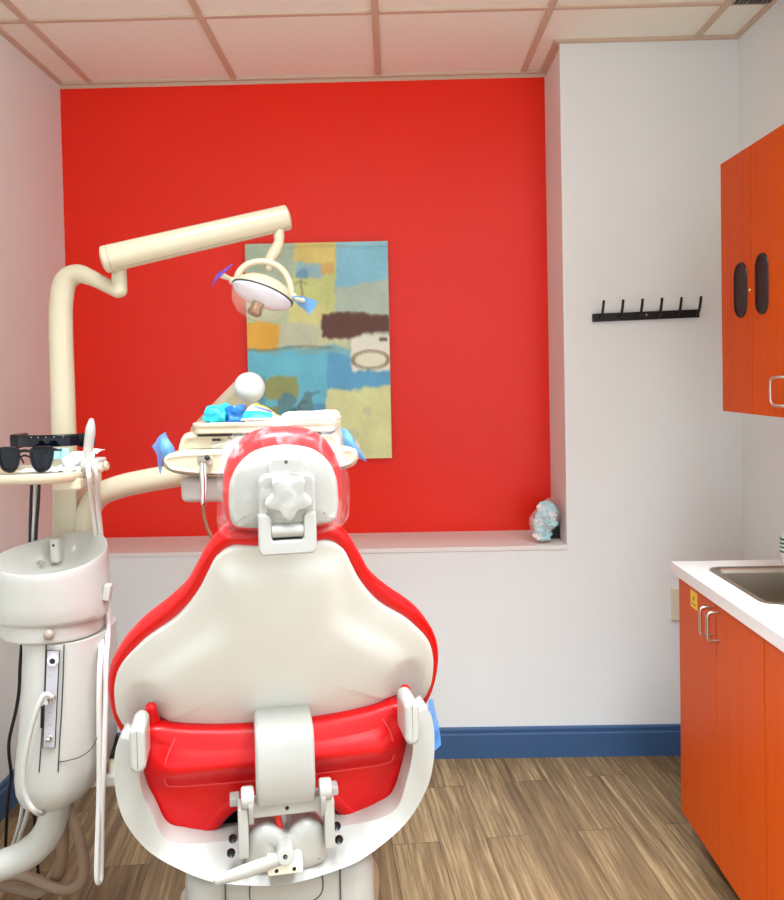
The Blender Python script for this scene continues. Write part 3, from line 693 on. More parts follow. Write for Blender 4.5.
# twin humps of the drive cover
HP = outline([(-.078, .538), (-.078, .588), (-.068, .612), (-.040, .624), (-.014, .612), (0, .596), (.014, .612), (.040, .624), (.068, .612), (.078, .588), (.078, .538), (.04, .524), (0, .520), (-.04, .524)], 72)
b = bm_new(); pillow(b, HP, [(.04, 0), (-.03, 0), (-.038, .002), (-.044, .007), (-.047, .016), (-.048, .028, .9), (-.046, .03, .3), (-.046, .03, .02)], lambda x, z, d: V((x+.002, d, z)), c=(0, .57)); obj('drive_cover', b, M['chairwhite'], chair, local=True, ang=55)
b = bm_new(); tube(b, [(-.03, -.02, .69), (-.022, -.03, .66), (-.012, -.03, .62), (-.01, -.01, .59)], .007, 10, 5); obj('tube', b, M['red_hose'], chair, local=True)
# lever
L0, L1 = ch(284, 858, -.085), ch(216, 881, -.12)
b = bm_new(); rcyl(b, L0+V((.004, .06, -.004)), L0+V((.002, -.014, .010)), .0175, .005, 24); lv = obj('lever_hub', b, M['chairwhite'], chair, local=True)
b = bm_new(); tube(b, [L0, L0.lerp(L1, .35)+V((0, -.006, .004)), L0.lerp(L1, .7)+V((0, -.004, .002)), L1], [.012, .0135, .0125, .008], 14, 6, flat=((0, 1, 0), .6)); obj('lever', b, M['chairwhite'], lv, local=True)
b = bm_new(); lathe(b, L0+V((.002, -.013, .010)), (0, -1, .18), [(.005, 0), (.004, .002), (.002, .001), (.0005, .001)], 12); obj('screw', b, M['bolt'], lv, local=True)
b = bm_new(); box(b, L0+V((-.032, -.006, -.030)), L0+V((.036, .045, -.010)), .004, 2); bk = obj('lever_plate', b, M['switch'], chair, local=True)
for sx in (-1, 1):
    b = bm_new(); lathe(b, L0+V((.002+sx*.017, -.006, -.020)), (0, -1, 0), [(.004, 0), (.003, .002), (.0005, .002)], 10); obj('screw', b, M['bolt'], bk, local=True)
# lift housing and floor plate
z0 = ch(270, 872, -.03).z
def hmapx(x, y, d): return V((x-.008, y, d))
HB = rrect(.385, .40, .05, 6, 0, .17)
b = bm_new(); pillow(b, HB, [(.05, .02), (.12, .0), (z0-.03, .0), (z0-.014, .004), (z0-.004, .014), (z0, .03), (z0, .12)], hmapx); hb = obj('lift_housing', b, M['chairwhite'], chair, local=True, ang=50)
b = bm_new()
for x in (-.120, .108): box(b, (x-.0012, -.0345, .15), (x+.0012, .30, z0-.002)); 
obj('panel_seam', b, M['seam'], hb, local=True)
b = bm_new(); tube(b, [(-.07, -.0312, z0-.006), (-.072, -.0312, z0-.05), (-.05, -.0312, z0-.07), (0, -.0312, z0-.078), (.05, -.0312, z0-.07), (.072, -.0312, z0-.05), (.07, -.0312, z0-.006)], .0012, 6, 6); obj('panel_seam', b, M['seam'], hb, local=True)
b = bm_new(); pillow(b, rrect(.52, .95, .08, 6, 0, .28), [(0, .0), (.04, 0), (.055, .006), (.06, .02)], hmapx); obj('base_plate', b, M['chairwhite'], chair, local=True)
b = bm_new(); p = ch(366, 862, .10)
tube(b, [p+V((-.10, .05, .04)), p+V((-.03, .0, .035)), p+V((.005, -.01, .0)), p+V((.012, 0, -.06)), p+V((.0, .03, -.2))], .016, 12, 6); obj('conduit', b, M['tanhose'], chair, local=True)

# clear sleeve over the headrest
b = bm_new()
CO_ = outline([(-.045, .182), (0, .171), (.036, .168), (.075, .162), (.098, .137), (.114, .102), (.120, .06), (.121, .02), (.112, -.014), (.08, -.03), (.06, -.034), (-.05, -.034), (-.085, -.034), (-.116, -.02), (-.118, .03), (-.119, .06), (-.113, .10), (-.098, .135), (-.075, .158)], 120)
ly = [(-.085, .03, .4), (-.082, .02, .8), (-.076, .01), (-.062, .0), (-.04, -.002), (-.015, -.002), (.008, .0), (.022, .008), (.032, .018), (.040, .03, .97), (.048, .03, .8), (.064, .03, .55), (.066, .03, .3), (.066, .03, .08)]
pillow(b, CO_, ly, lambda x, v, d: CM @ headmap(x, v, d+.25*x*x))
for v in b.verts:
    p = v.co
    f = noise.noise(V((p.x*18+p.z*26, p.y*20, p.z*7)))*.6+noise.noise(V((p.x*50-p.z*40, p.y*30, p.z*22)))*.4
    v.co += V((f*.0035, -abs(f)*.005, f*.004))
tag(obj('headrest_sleeve', b, M['clear'], ang=180), 'clear crinkled plastic sleeve pulled over the red headrest', 'plastic sleeve')
# loose corners of the sleeve, part of it
sl = bpy.data.objects['headrest_sleeve']
def flap(pts3, name='loose_corner'):
    b = bm_new(); sheet(b, pts3, .0006); crumple(b, .004, 60, 2); obj(name, b, M['clear'], sl)
flap([[at(213, 446, 1.5), at(222, 462, 1.49), at(240, 474, 1.48), at(262, 478, 1.46)], [at(232, 440, 1.5), at(238, 454, 1.47), at(256, 464, 1.455), at(276, 470, 1.445)], [at(256, 432, 1.5), at(262, 445, 1.47), at(272, 456, 1.455), at(290, 462, 1.445)]])
flap([[at(272, 424, 1.56), at(268, 436, 1.52), at(280, 444, 1.49)], [at(281, 414, 1.57), at(284, 430, 1.53), at(292, 441, 1.49)], [at(288, 420, 1.57), at(296, 432, 1.53), at(304, 440, 1.49)]])
flap([[at(318, 430, 1.56), at(325, 438, 1.53), at(333, 452, 1.50)], [at(333, 418, 1.58), at(336, 432, 1.55), at(340, 452, 1.52)], [at(340, 412, 1.59), at(342, 436, 1.56), at(344, 462, 1.53)]])

# ------------------------------------------------------------------ dental unit (cuspidor column, tray, post)
UY = 2.02
uo = at(60, 700, UY)
unit = thing('dental_unit', 'white dental unit with spittoon bowl, control strip and tall ivory post beside the left wall', 'dental unit', (uo.x, UY, 0))
def wid(x0, x1, y, Y): a, c = at(x0, y, Y), at(x1, y, Y); return (a.x+c.x)/2, (c.x-a.x)/2, (a.z+c.z)/2
# column shell, square-rounded rings
rings = []; FY = 1.885
rows = [(646, 27, 105), (680, 26, 106), (710, 24, 107), (735, 22, 107), (755, 19.5, 105), (772, 19, 100), (784, 20, 94), (793, 23, 86), (799, 29, 76), (801, 38, 68)]
b = bm_new()
for y, x0, x1 in rows:
    cx_, hw, z = wid(x0, x1, y, UY-.04); k = hw/.1
    ring = []
    for p in rrect(2, 2, .75, 7): ring.append(V((cx_+p.x*hw, UY-.01+p.y*.125*min(1, .35+.65*k)*(1 if p.y < 0 else 1.1), z)))
    rings.append(ring)
top = [V((p.x, p.y, p.z)) for p in rings[0]]
rings = [[V((p.x, p.y, p.z+.034)) for p in top]]+rings
loft(b, rings); colm = obj('column', b, M['unit'], unit, ang=60)
def front(x, y, lift=.0):       # point on the column's front face
    cx_, hw, z = wid(26, 106, y, UY-.04); p = at(x, y, UY-.137)
    return V((p.x, UY-.1365-lift, p.z))
def fline(pts, r=.0016, m='seam', nm='panel_seam'):
    b = bm_new(); tube(b, [front(*p) for p in pts], r, 6, 4); obj(nm, b, M[m], colm)
fline([(46, 645), (44, 700), (41, 745), (39, 772)]); fline([(64, 645), (62, 700), (59, 750), (58, 772)]); fline([(97, 738), (91, 749), (80, 757), (66, 761), (59, 762)], .0011)
# control strip
q0, q1 = front(51.5, 650), front(50, 746)
b = bm_new(); w_ = .0172
A = [front(47.5, 650, .001), front(60.0, 650, .001), front(55.5, 747, .001), front(43.5, 747, .001)]
for dz, ins in ((0, 0),):
    va = [b.verts.new(p) for p in A]; vb = [b.verts.new(p+V((0, -.003, 0))) for p in A]
b.faces.new(vb); b.faces.new(va[::-1])
for i in range(4): b.faces.new((va[i], va[(i+1) % 4], vb[(i+1) % 4], vb[i]))
st = obj('control_strip', b, M['panel'], colm)
b = bm_new(); e = [p+V((0, -.0032, 0)) for p in A]; tube(b, [e[0], e[1], e[2], e[3], e[0]], .0011, 6, 1); obj('strip_border', b, M['bolt'], st)
def fitting(x, y, prof, m, n=20):
    b = bm_new(); lathe(b, front(x, y, .003), (0, -1, 0), prof, n); return obj('fitting', b, M[m], st)
fitting(54, 660, [(.013, 0), (.013, .004), (.0105, .006), (.0105, .008), (.008, .008), (.0075, .004)], 'paper'); fitting(54, 660, [(.006, 0), (.006, .0075), (.0005, .0078)], 'dark')
fitting(51.5, 697, [(.012, 0), (.012, .008), (.009, .010), (.009, .018), (.006, .02), (.006, .03), (.0005, .03)], 'chrome')
f3 = fitting(50, 737, [(.010, 0), (.010, .004), (.007, .006), (.006, .012), (.003, .014), (.0005, .014)], 'chrome')
for (x, y) in ((50, 675), (50.5, 724), (51, 712)):
    b = bm_new(); tube(b, [front(x-2+1.0*k, y+(k % 2)*1.2-.6, .0045) for k in range(5)], .0006, 6, 1); obj('strip_marking', b, M['underside'], st)
b = bm_new(); p = front(42, 717, .0); box(b, p+V((-.003, -.003, -.026)), p+V((.003, .002, .026)), .001, 1, Matrix.Translation(p) @ Matrix.Rotation(.06, 4, 'Y') @ Matrix.Translation(-p)); obj('slot_switch', b, M['dark'], colm)
# collar, bowl
def egg(cx_, cy_, hw, hd, z, tilt=0, n=64, sk=.0):
    out = []
    for k in range(n):
        a = 2*PI*k/n; q = math.sin(a); x = hw*math.cos(a)*(1-.34*max(0, q)**1.4)+sk*max(0, q)*hw; y = hd*q
        if q < 0: y = -hd*abs(q)**.85*.9
        out.append(V((cx_+x, cy_+y, z+tilt*(y+.03)-tilt*.12*x)))
    return out
BY = 1.99
cx_, hw0, zr = wid(0, 105, 565, BY)
zr = .5*(at(53, 580, BY-.14).z+at(70, 535, BY+.16).z)+.004
zb = at(52, 627, BY-.11).z
b = bm_new(); _, hwb, _ = wid(3, 103, 625, BY)
hb_ = wid(-1, 108, 600, BY)[1]
TL, SK = .17, .26
rg = [egg(cx_, BY, hwb*.92, .125, zb-.001), egg(cx_, BY, hb_*.985, .132, zb), egg(cx_, BY, hb_, .140, zb+.012, .01), egg(cx_, BY, hb_*.995, .146, zb+.05, TL*.4, sk=SK*.4), egg(cx_, BY, hw0*.985, .152, zr-.02, TL*.9, sk=SK*.9), egg(cx_, BY, hw0*.972, .153, zr-.004, TL, sk=SK), egg(cx_, BY, hw0*.95, .150, zr+.002, TL, sk=SK), egg(cx_, BY, hw0*.915, .143, zr-.002, TL, sk=SK), egg(cx_, BY, hw0*.88, .136, zr-.014, TL, sk=SK), egg(cx_, BY, hw0*.80, .122, zr-.034, TL*.8, sk=SK), egg(cx_, BY+.01, hw0*.6, .09, zr-.050, TL*.5, sk=SK), egg(cx_, BY+.02, hw0*.15, .02, zr-.056)]
loft(b, rg); bowl = obj('spittoon_bowl', b, M['unit'], unit, ang=70)
b = bm_new()
for k in range(3): p = at(32+3*k, 561, BY+.03); tube(b, [V((p.x, p.y+.02, zr-.046)), V((p.x+.006, p.y+.024, zr-.026))], .002, 8, 1)
obj('drain_screen', b, M['underside'], bowl)
b = bm_new(); zc0 = at(52, 643, BY-.1).z; hwc = wid(5, 101, 634, BY)[1]
loft(b, [egg(cx_, BY, hwc*.9, .115, zc0-.004), egg(cx_, BY, hwc*.97, .124, zc0), egg(cx_, BY, hwc, .128, zc0+.006), egg(cx_, BY, hwc, .128, zb)]); obj('collar', b, M['unit'], unit, ang=60)
p = at(50, 634, BY-.115); b = bm_new(); lathe(b, p+V((0, .012, 0)), (0, -1, 0), [(.006, 0), (.006, .008), (.011, .011), (.013, .017), (.0115, .023), (.007, .027), (.0005, .028)], 20); obj('bowl_knob', b, M['knob'], unit)
p = at(57, 557, BY+.08)
b = bm_new(); box(b, (p.x-.0125, BY+.060, zr-.035), (p.x+.0125, BY+.105, zr+.030), .009, 4); sp = obj('water_spout', b, M['unit'], unit)
b = bm_new(); lathe(b, (p.x, BY+.061, zr+.012), (0, -1, 0), [(.0035, 0), (.0035, .0012), (.0005, .0013)], 12); obj('spout_hole', b, M['dark'], sp)
b = bm_new(); p = at(109, 592, BY-.02); box(b, p+V((-.012, -.012, -.02)), p+V((.006, .012, .02)), .004, 2, Matrix.Translation(p) @ Matrix.Rotation(.15, 4, 'Y') @ Matrix.Translation(-p)); obj('holder_clip', b, M['unit'], unit)
# elbow pipe under the column, to the left and down to a floor flange
b = bm_new(); e0 = at(57, 792, UY); e1 = at(55, 812, UY); e2 = at(45, 837, UY-.01); e3 = at(25, 855, UY-.02); e4 = at(-6, 868, UY-.03)
r_ = .036
tube(b, [e0+V((0, 0, .03)), e0, e1, e2, e3, e4, at(-40, 878, UY-.05), at(-75, 905, UY-.05), V((at(-85, 930, UY-.05).x, UY-.05, .12)), V((at(-85, 930, UY-.05).x, UY-.05, .001))], [r_*.93, r_, r_, r_*1.03, r_*1.03, r_, r_, r_, r_, r_], 20, 7, False); obj('support_pipe', b, M['unit'], unit, ang=60)
# white link block towards the chair, with valve on it
b = bm_new(); p, q = at(92, 763, 2.10), at(128, 792, 2.02); box(b, (p.x-.02, 2.04, q.z), (q.x, 2.13, p.z-.005), .008, 3); obj('link_arm', b, M['unit'], unit)
b = bm_new(); p = at(113, 770, 2.06); rcyl(b, p+V((0, 0, -.01)), p+V((0, 0, .035)), .011, .002, 18); obj('valve_stem', b, M['switch'], unit)
b = bm_new(); rcyl(b, p+V((0, 0, .035)), p+V((0, 0, .09)), .016, .004, 18); obj('valve_cap', b, M['dark'], unit)
# post
PYY = 2.21
b = bm_new(); r0 = wid(51.5, 75, 400, PYY)[1]
pp = [at(66, 560, PYY), at(65, 480, PYY), at(63, 400, PYY), at(61, 330, PYY), at(61.5, 300, PYY), at(66, 281, PYY), at(78, 274, PYY-.005), at(92, 278, PYY-.02), at(108, 286, PYY-.03), at(118, 291, PYY-.04)]
tube(b, pp, [r0*1.05, r0*1.03, r0, r0*.97, r0*.96, r0*.95, r0*.82, r0*.66, r0*.6, r0*.6], 24, 7); obj('post', b, M['cream'], unit, ang=70)
b = bm_new(); cxp, hwp, _ = wid(52, 69, 500, PYY-.05); zt_, zl_ = at(60, 478, PYY-.05).z, at(60, 560, PYY-.05).z
box(b, (cxp-hwp, PYY-.05, zl_), (cxp+hwp+.02, PYY+.04, zt_), .006, 2); obj('post_sleeve', b, M['cream'], unit)
# tray
TZ = at(40, 474.5, 1.93).z
TYc = 2.015
b = bm_new()
tx1 = at(91, 465, TYc).x; tx0 = at(-32, 470, TYc).x; thw = (tx1-tx0)/2
TP = rrect(2*thw, .225, .10, 10, (tx0+tx1)/2, TYc)
pillow(b, TP, [(TZ-.022, .012), (TZ-.018, .004), (TZ-.010, 0), (TZ-.001, 0), (TZ+.003, .002), (TZ+.003, .007), (TZ, .010), (TZ-.001, .02)], lambda x, y, d: V((x, y, d+(x-tx0)*.0))); tr = obj('tray', b, M['cream'], unit, ang=60)
b = bm_new(); p = at(82, 476, TYc); box(b, (p.x-.05, TYc-.06, TZ-.043), (p.x+.018, TYc+.09, TZ-.014), .006, 3); obj('tray_bracket', b, M['cream'], unit)
b = bm_new(); p = at(93, 462, TYc-.02); box(b, p+V((-.022, -.03, -.014)), p+V((.024, .03, .010)), .005, 3); hol = obj('handpiece_holder', b, M['unit'], unit)
for k in (-1, 1):
    b = bm_new(); lathe(b, p+V((.022, k*.018, -.012)), (1, 0, .1), [(.012, 0), (.012, .006), (.009, .009), (.0005, .009)], 16); obj('holder_ring', b, M['cream'], hol)
b = bm_new(); tube(b, [at(87, 466, TYc-.03), at(88.5, 448, TYc-.03), at(90.5, 430, TYc-.035), at(91.5, 421, TYc-.035)], [.010, .012, .012, .007], 14, 6); obj('suction_wand', b, M['unit'], unit)
def hose(pts, r, m, name='hose', n=10, sub=7):
    b = bm_new(); tube(b, pts, r, n, sub); return obj(name, b, M[m], unit)
hy = TYc-.055
hose([at(88, 467, hy), at(89.5, 480, hy-.005), at(92.5, 505, hy+.12), at(95.5, 530, hy+.160), at(99.5, 575, hy+.18), at(103, 615, hy+.12), at(101, 650, hy-.02), at(99.5, 675, hy-.05), at(99, 710, hy-.05), at(99, 790, hy-.03), at(96.8, 860, hy-.03), at(97, 879, hy-.03), at(99.3, 882, hy-.02), at(101.2, 872, hy-.01), at(102, 820, hy-.02), at(104, 760, hy-.04), at(105.5, 700, hy-.04), at(106, 660, hy-.03), at(108, 628, hy+.05), at(106, 585, hy+.215), at(101, 535, hy+.165), at(98, 505, hy+.12), at(97, 480, hy+.02), at(93.5, 465, hy)], .0064, 'hose', 'suction_hose')
hose([at(51.5, 697, 1.86), at(44, 695, 1.85), at(36, 712, 1.845), at(29, 737, 1.845), at(24, 765, 1.85), at(23, 785, 1.855), at(27, 800, 1.86), at(36, 812, 1.87), at(44, 812, 1.93), at(45, 803, 1.97)], .0062, 'grayhose', 'air_hose')
hose([at(22, 640, 2.12), at(20, 668, 2.15), at(19, 690, 2.17), at(16, 710, 2.18), at(9.5, 738, 2.19), at(9, 755, 2.2), at(11, 775, 2.22), at(8, 800, 2.3), at(6, 835, 2.4), V((at(5, 860, 2.45).x, 2.45, .01))], .0045, 'dark', 'cable')
for i, (x0, x1) in enumerate(((31, 30), (35, 33), (38.5, 36))):
    hose([at(x0+1, 474, 2.1), at(x0, 500, 2.1), at(x1, 535, 2.1), at(x1, 570, 2.1)], .0042, ('dark', 'grayhose', 'dark')[i], 'cable')
hose([at(30, 790, 2.08), at(27, 815, 2.1), at(19, 840, 2.12), at(14, 862, 2.14)], .006, 'grayhose', 'drain_hose')
hose([at(24, 796, 2.1), at(19, 825, 2.12), at(11, 850, 2.14)], .005, 'grayhose', 'drain_hose')
hose([at(34, 800, 2.1), at(35, 830, 2.14), at(38, 870, 2.2), at(40, 910, 2.25), V((at(40, 920, 2.3).x, 2.3, .008))], .0045, 'dark', 'cable')
# tan conduits curling down to the floor
hose([at(65, 795, 2.04), at(72, 818, 2.05), at(80, 840, 2.07), at(84, 862, 2.09), at(82, 880, 2.11), at(70, 889, 2.13), at(50, 886, 2.15), at(25, 876, 2.17), at(-10, 874, 2.19), at(-50, 872, 2.2)], .0145, 'tanhose', 'conduit')
hose([at(60, 798, 2.10), at(63, 830, 2.13), at(62, 858, 2.16), at(55, 880, 2.19), at(38, 893, 2.21), at(15, 888, 2.22), at(-20, 880, 2.23), at(-50, 882, 2.23)], .0155, 'tanhose', 'conduit')

# ------------------------------------------------------------------ operating light
A0, A1 = at(105, 259.5, 2.13), at(287, 217.5, 2.22)
light = thing('operating_light', 'ivory operating light on a long tilted arm in front of the canvas', 'dental light', at(262, 300, 2.21))
b = bm_new(); ra, rb = wid(0, 28.5, 259, 2.06)[1], wid(0, 25, 219, 2.22)[1]
d = (A1-A0).normalized()
tube(b, [A0, A0.lerp(A1, .5), A1], [ra, (ra+rb)/2, rb], 28, 3, ck=.3); arm = obj('spring_arm', b, M['cream'], light, ang=60)
b = bm_new(); dn = V((0, -.5, -.86))
dn = (dn-d*dn.dot(d)).normalized(); tube(b, [A0+d*.02+dn*ra*1.0, A1-d*.0+dn*rb*1.0], .0008, 6, 1); obj('arm_seam', b, M['tanhose'], arm)
for (P, r, s) in ((A0, ra, .012),):
    b = bm_new(); n_ = 28; u = d.orthogonal().normalized(); w_ = d.cross(u)
    tube(b, [P+d*s+(u*math.cos(2*PI*k/n_)+w_*math.sin(2*PI*k/n_))*r*1.003 for k in range(n_+1)], .0007, 5, 1); obj('cap_joint', b, M['tanhose'], arm)
K = at(119.5, 288, PYY-.04)
b = bm_new(); k1 = at(120, 268, 2.17); tube(b, [K+V((0, 0, -.006)), V((K.x, K.y, k1.z+.004))], [wid(0, 15.5, 280, 2.1)[1], wid(0, 15, 280, 2.1)[1]], 20, 1); obj('knuckle', b, M['cream'], light)
b = bm_new(); rcyl(b, V((K.x+.002, K.y, k1.z-.004)), V((K.x+.004, 2.145, k1.z+.045)), .013, .002, 18); obj('arm_pin', b, M['cream'], light)
LY = 2.21
b = bm_new(); tube(b, [at(279, 226, LY), at(279, 240, LY), at(277.5, 247, LY), at(274, 253, LY), at(270.5, 259, LY), at(269.5, 267, LY)], [.0135, .0135, .0155, .0160, .0150, .0135], 18, 6); obj('drop_stem', b, M['cream'], light)
b = bm_new(); rcyl(b, at(279, 234, LY), at(279, 239.5, LY), .0145, .002, 20); obj('stem_collar', b, M['cream'], light)
b = bm_new(); tube(b, [at(236.5, 281, LY-.02), at(239, 273, LY-.02), at(246, 265.5, LY-.015), at(256, 262, LY-.01), at(267, 262, LY-.01), at(278, 266.5, LY-.01), at(286, 275, LY-.012), at(290.5, 286, LY-.018), at(291, 297, LY-.02)], [.0095]*9, 14, 7); obj('yoke', b, M['cream'], light)
for (x, y) in ((236, 282), (290.5, 296)):
    b = bm_new(); p = at(x, y, LY-.02); tube(b, [p+V((-.008, 0, .003)), p+V((.008, 0, -.003))], .0115, 16, 1); obj('yoke_pivot', b, M['cream'], light)
# head: dome, lens disc, clear guard and lamp can; axis down, tipped to the right
HC = at(262.5, 293.5, LY-.02)
ax1 = V((-.34, -.30, -.89)).normalized()             # pointing out of the lens
hr_ = wid(232, 292, 295, LY)[1]*1.06
ux_ = (V((1, 0, 0))-ax1*ax1.x).normalized(); uy_ = ax1.cross(ux_)
def hdisc(prof, sx=1.0, sy=.80, n=44):
    bm = bm_new(); loft(bm, [[HC+ax1*h+ux_*math.cos(2*PI*k/n)*r*sx+uy_*math.sin(2*PI*k/n)*r*sy for k in range(n)] for r, h in prof]); return bm
hd = obj('lamp_head', hdisc([(hr_*.05, -.046), (hr_*.35, -.044), (hr_*.65, -.036), (hr_*.88, -.020), (hr_*.99, -.004), (hr_*1.0, 0), (hr_*.97, .003), (hr_*.9, .003)]), M['cream'], light, ang=60)
obj('lens', hdisc([(hr_*.98, .0025), (hr_*.985, .005), (hr_*.93, .012), (hr_*.75, .022), (hr_*.45, .029), (hr_*.05, .031)]), M['lens'], hd, ang=60)
obj('lens_gasket', hdisc([(hr_*.99, -.002), (hr_*1.012, -.001), (hr_*1.012, .002), (hr_*.99, .003)]), M['seam'], hd)
obj('clear_guard', hdisc([(hr_*.95, .006), (hr_*.93, .022), (hr_*.80, .048), (hr_*.55, .066), (hr_*.25, .075), (hr_*.02, .077)]), M['guard'], hd, ang=80)
obj('lamp_can', hdisc([(.017, .02), (.017, .052), (.019, .053), (.019, .061), (.016, .065), (.001, .065)], 1, 1, 24), M['bulb'], hd)
hl = at(223, 276, LY-.03); hl2 = at(236, 281, LY-.02)
b = bm_new(); tube(b, [hl2, hl.lerp(hl2, .5), hl], [.006, .006, .0085], 12, 4); obj('handle', b, M['cream'], light)
hr2 = at(303, 301, LY-.05); b = bm_new(); tube(b, [at(291, 297, LY-.02), hr2.lerp(at(291, 297, LY-.02), .4), hr2], [.007, .0055, .0065], 12, 4); obj('handle', b, M['cream'], light)
b = bm_new(); tube(b, [hr2+V((0, -.008, 0)), hr2+V((0.001, -.014, 0))], .0075, 12, 1); obj('handle_button', b, M['unit'], light)
def filmsheet(name, grid, m, label, group=None, amp=.004, th=.0007, sd=0):
    # densify
    g = [cr([tuple(p) for p in row], 5) for row in grid]
    g = list(zip(*[cr([tuple(p) for p in colm_], 5) for colm_ in zip(*g)]))
    b = bm_new(); sheet(b, g, th); crumple(b, amp, 35, sd); return tag(obj(name, b, M[m], ang=60), label, 'barrier film', group)
filmsheet('barrier_film', [[at(234, 263, LY-.06), at(226, 268, LY-.05), at(217, 273, LY-.04)], [at(228, 270, LY-.05), at(221, 275, LY-.042), at(214, 279, LY-.03)], [at(222, 274, LY-.04), at(216, 280, LY-.035), at(211, 288, LY-.02)]], 'violetfilm', 'violet plastic film wrapped on the left handle of the operating light', sd=1, amp=.002)
filmsheet('barrier_film', [[at(292, 296, LY-.034), at(306, 297, LY-.04), at(318, 302, LY-.05)], [at(296, 302, LY-.035), at(306, 306, LY-.042), at(314, 309, LY-.05)], [at(299, 306, LY-.034), at(305, 310, LY-.04), at(309, 315, LY-.05)]], 'bluefilm', 'blue plastic film wrapped on the right handle of the operating light', sd=2, amp=.002)

# ------------------------------------------------------------------ delivery unit over the chair
DY = 2.04
dz = at(260, 478, DY).z
deliv = thing('delivery_unit', 'ivory instrument delivery unit on a curved arm behind the headrest', 'delivery unit', (at(260, 478, DY).x, DY, dz))
def dmap(x, z, d): return V((x, DY+d, z))
def fo(pts, Y, n=100): return outline([(at(x, y, Y).x, at(x, y, Y).z) for x, y in pts], n)
BO2 = fo([(163.5, 463), (166, 455), (176, 452), (200, 450), (260, 448), (330, 447), (350, 446), (357.5, 452), (357, 462), (348, 468), (320, 472), (260, 475), (215, 476.5), (190, 475), (172, 472)], DY-.10)
b = bm_new(); pillow(b, BO2, [(-.10, .020), (-.112, .018), (-.116, .010), (-.112, .004), (-.10, .0), (.06, .0), (.10, .006), (.115, .018)][1:], dmap); obj('body', b, M['cream'], deliv, ang=50)
b = bm_new(); tube(b, [dmap(p.x, p.y, -.1145) for p in [V((at(x, y, DY-.1).x, at(x, y, DY-.1).z)) for x, y in ((164.5, 464), (172, 470), (190, 473.5), (230, 473.5), (300, 472), (345, 467))]], .0011, 6, 4); obj('panel_seam', b, M['seam'], deliv)
SH = fo([(183, 452), (183, 442), (187, 434), (196, 431), (250, 429), (320, 428), (338, 432), (342, 446), (330, 455), (260, 458), (200, 458)], DY-.05)
b = bm_new(); pillow(b, SH, [(-.085, .02), (-.095, .012), (-.092, .004), (-.08, 0), (.08, 0), (.10, .02)], dmap); sh = obj('upper_body', b, M['cream'], deliv, ang=50)
b = bm_new()
for x, y, w2 in ((212, 441.5, .010), (226, 440, .004)): p = at(x, y, DY-.145); box(b, V((p.x-w2, DY-.1, p.z-.003)), V((p.x+w2, DY-.096, p.z+.003)))
obj('indicator', b, M['dark'], sh)
# tray holder and rim
p0, p1 = at(192, 428, DY-.09), at(338, 428, DY-.09); zt0 = at(225, 433, DY-.09).z; zt1 = at(225, 422.5, DY-.09).z
TXc, TW = (p0.x+p1.x)/2, (p1.x-p0.x)
b = bm_new(); pillow(b, rrect(TW*.965, .22, .02, 4, TXc, DY), [(zt0-.001, .006), (zt0+.002, .001), (zt1-.008, 0), (zt1-.008, -.003), (zt1-.002, -.004), (zt1+.001, -.002), (zt1+.001, .006), (zt1-.005, .009), (zt1-.006, .02)], lambda x, y, d: V((x, y, d))); obj('tray', b, M['cream'], deliv)
b = bm_new(); pillow(b, rrect(TW*.95, .20, .018, 4, TXc, DY), [(zt0-.007, 0), (zt0, 0)], lambda x, y, d: V((x, y, d))); obj('tray_gasket', b, M['dark'], deliv)
b = bm_new(); m0, m1 = at(180.5, 478, DY-.06), at(330, 500, DY-.06); box(b, (m0.x, DY-.07, m1.z), (m1.x, DY+.08, m0.z), .016, 4); obj('lower_module', b, M['unit'], deliv)
b = bm_new(); m0, m1 = at(215, 470, DY), at(300, 482, DY); box(b, (m0.x, DY-.05, m1.z), (m1.x, DY+.05, m0.z), .003, 2); obj('module_neck', b, M['cream'], deliv)
# handles at both ends
for xa, ya, xb_, yb_ in ((170, 462, 164.5, 442), (351, 456, 348, 437)):
    b = bm_new(); tube(b, [at(xa, ya, DY-.05), at((xa+xb_)/2, (ya+yb_)/2, DY-.06), at(xb_, yb_, DY-.06)], [.011, .012, .010], 14, 4); obj('handle', b, M['aqua'], deliv)
# hanging syringe
sy = DY-.165
b = bm_new(); tube(b, [at(203, 462, sy), at(203.5, 475, sy), at(204, 490, sy), at(203.5, 503, sy)], [.0075, .009, .0075, .0065], 14, 5); s_ = obj('syringe', b, M['chrome'], deliv)
b = bm_new(); box(b, at(197.5, 463, sy)+V((0, -.008, 0)), at(208, 456, sy)+V((0, .03, 0)), .003, 2); obj('syringe_head', b, M['steel'], s_)
b = bm_new(); p = at(207.5, 458, sy-.008); lathe(b, p, (0, -1, .3), [(.006, 0), (.006, .006), (.003, .008), (.0005, .008)], 12); obj('syringe_button', b, M['dark'], s_)
b = bm_new(); box(b, at(197, 466, DY-.15)+V((0, 0, 0)), at(209, 458, DY-.15)+V((0, .05, 0)), .004, 2); obj('syringe_holder', b, M['unit'], deliv)
b = bm_new(); tube(b, [at(203.5, 503, sy), at(204, 515, sy), at(207, 527, sy), at(213, 539, sy), at(224, 553, sy+.01), at(245, 560, sy+.03), at(270, 545, sy+.06), at(280, 500, DY-.05)], .0042, 10, 6); obj('syringe_hose', b, M['brownhose'], deliv)
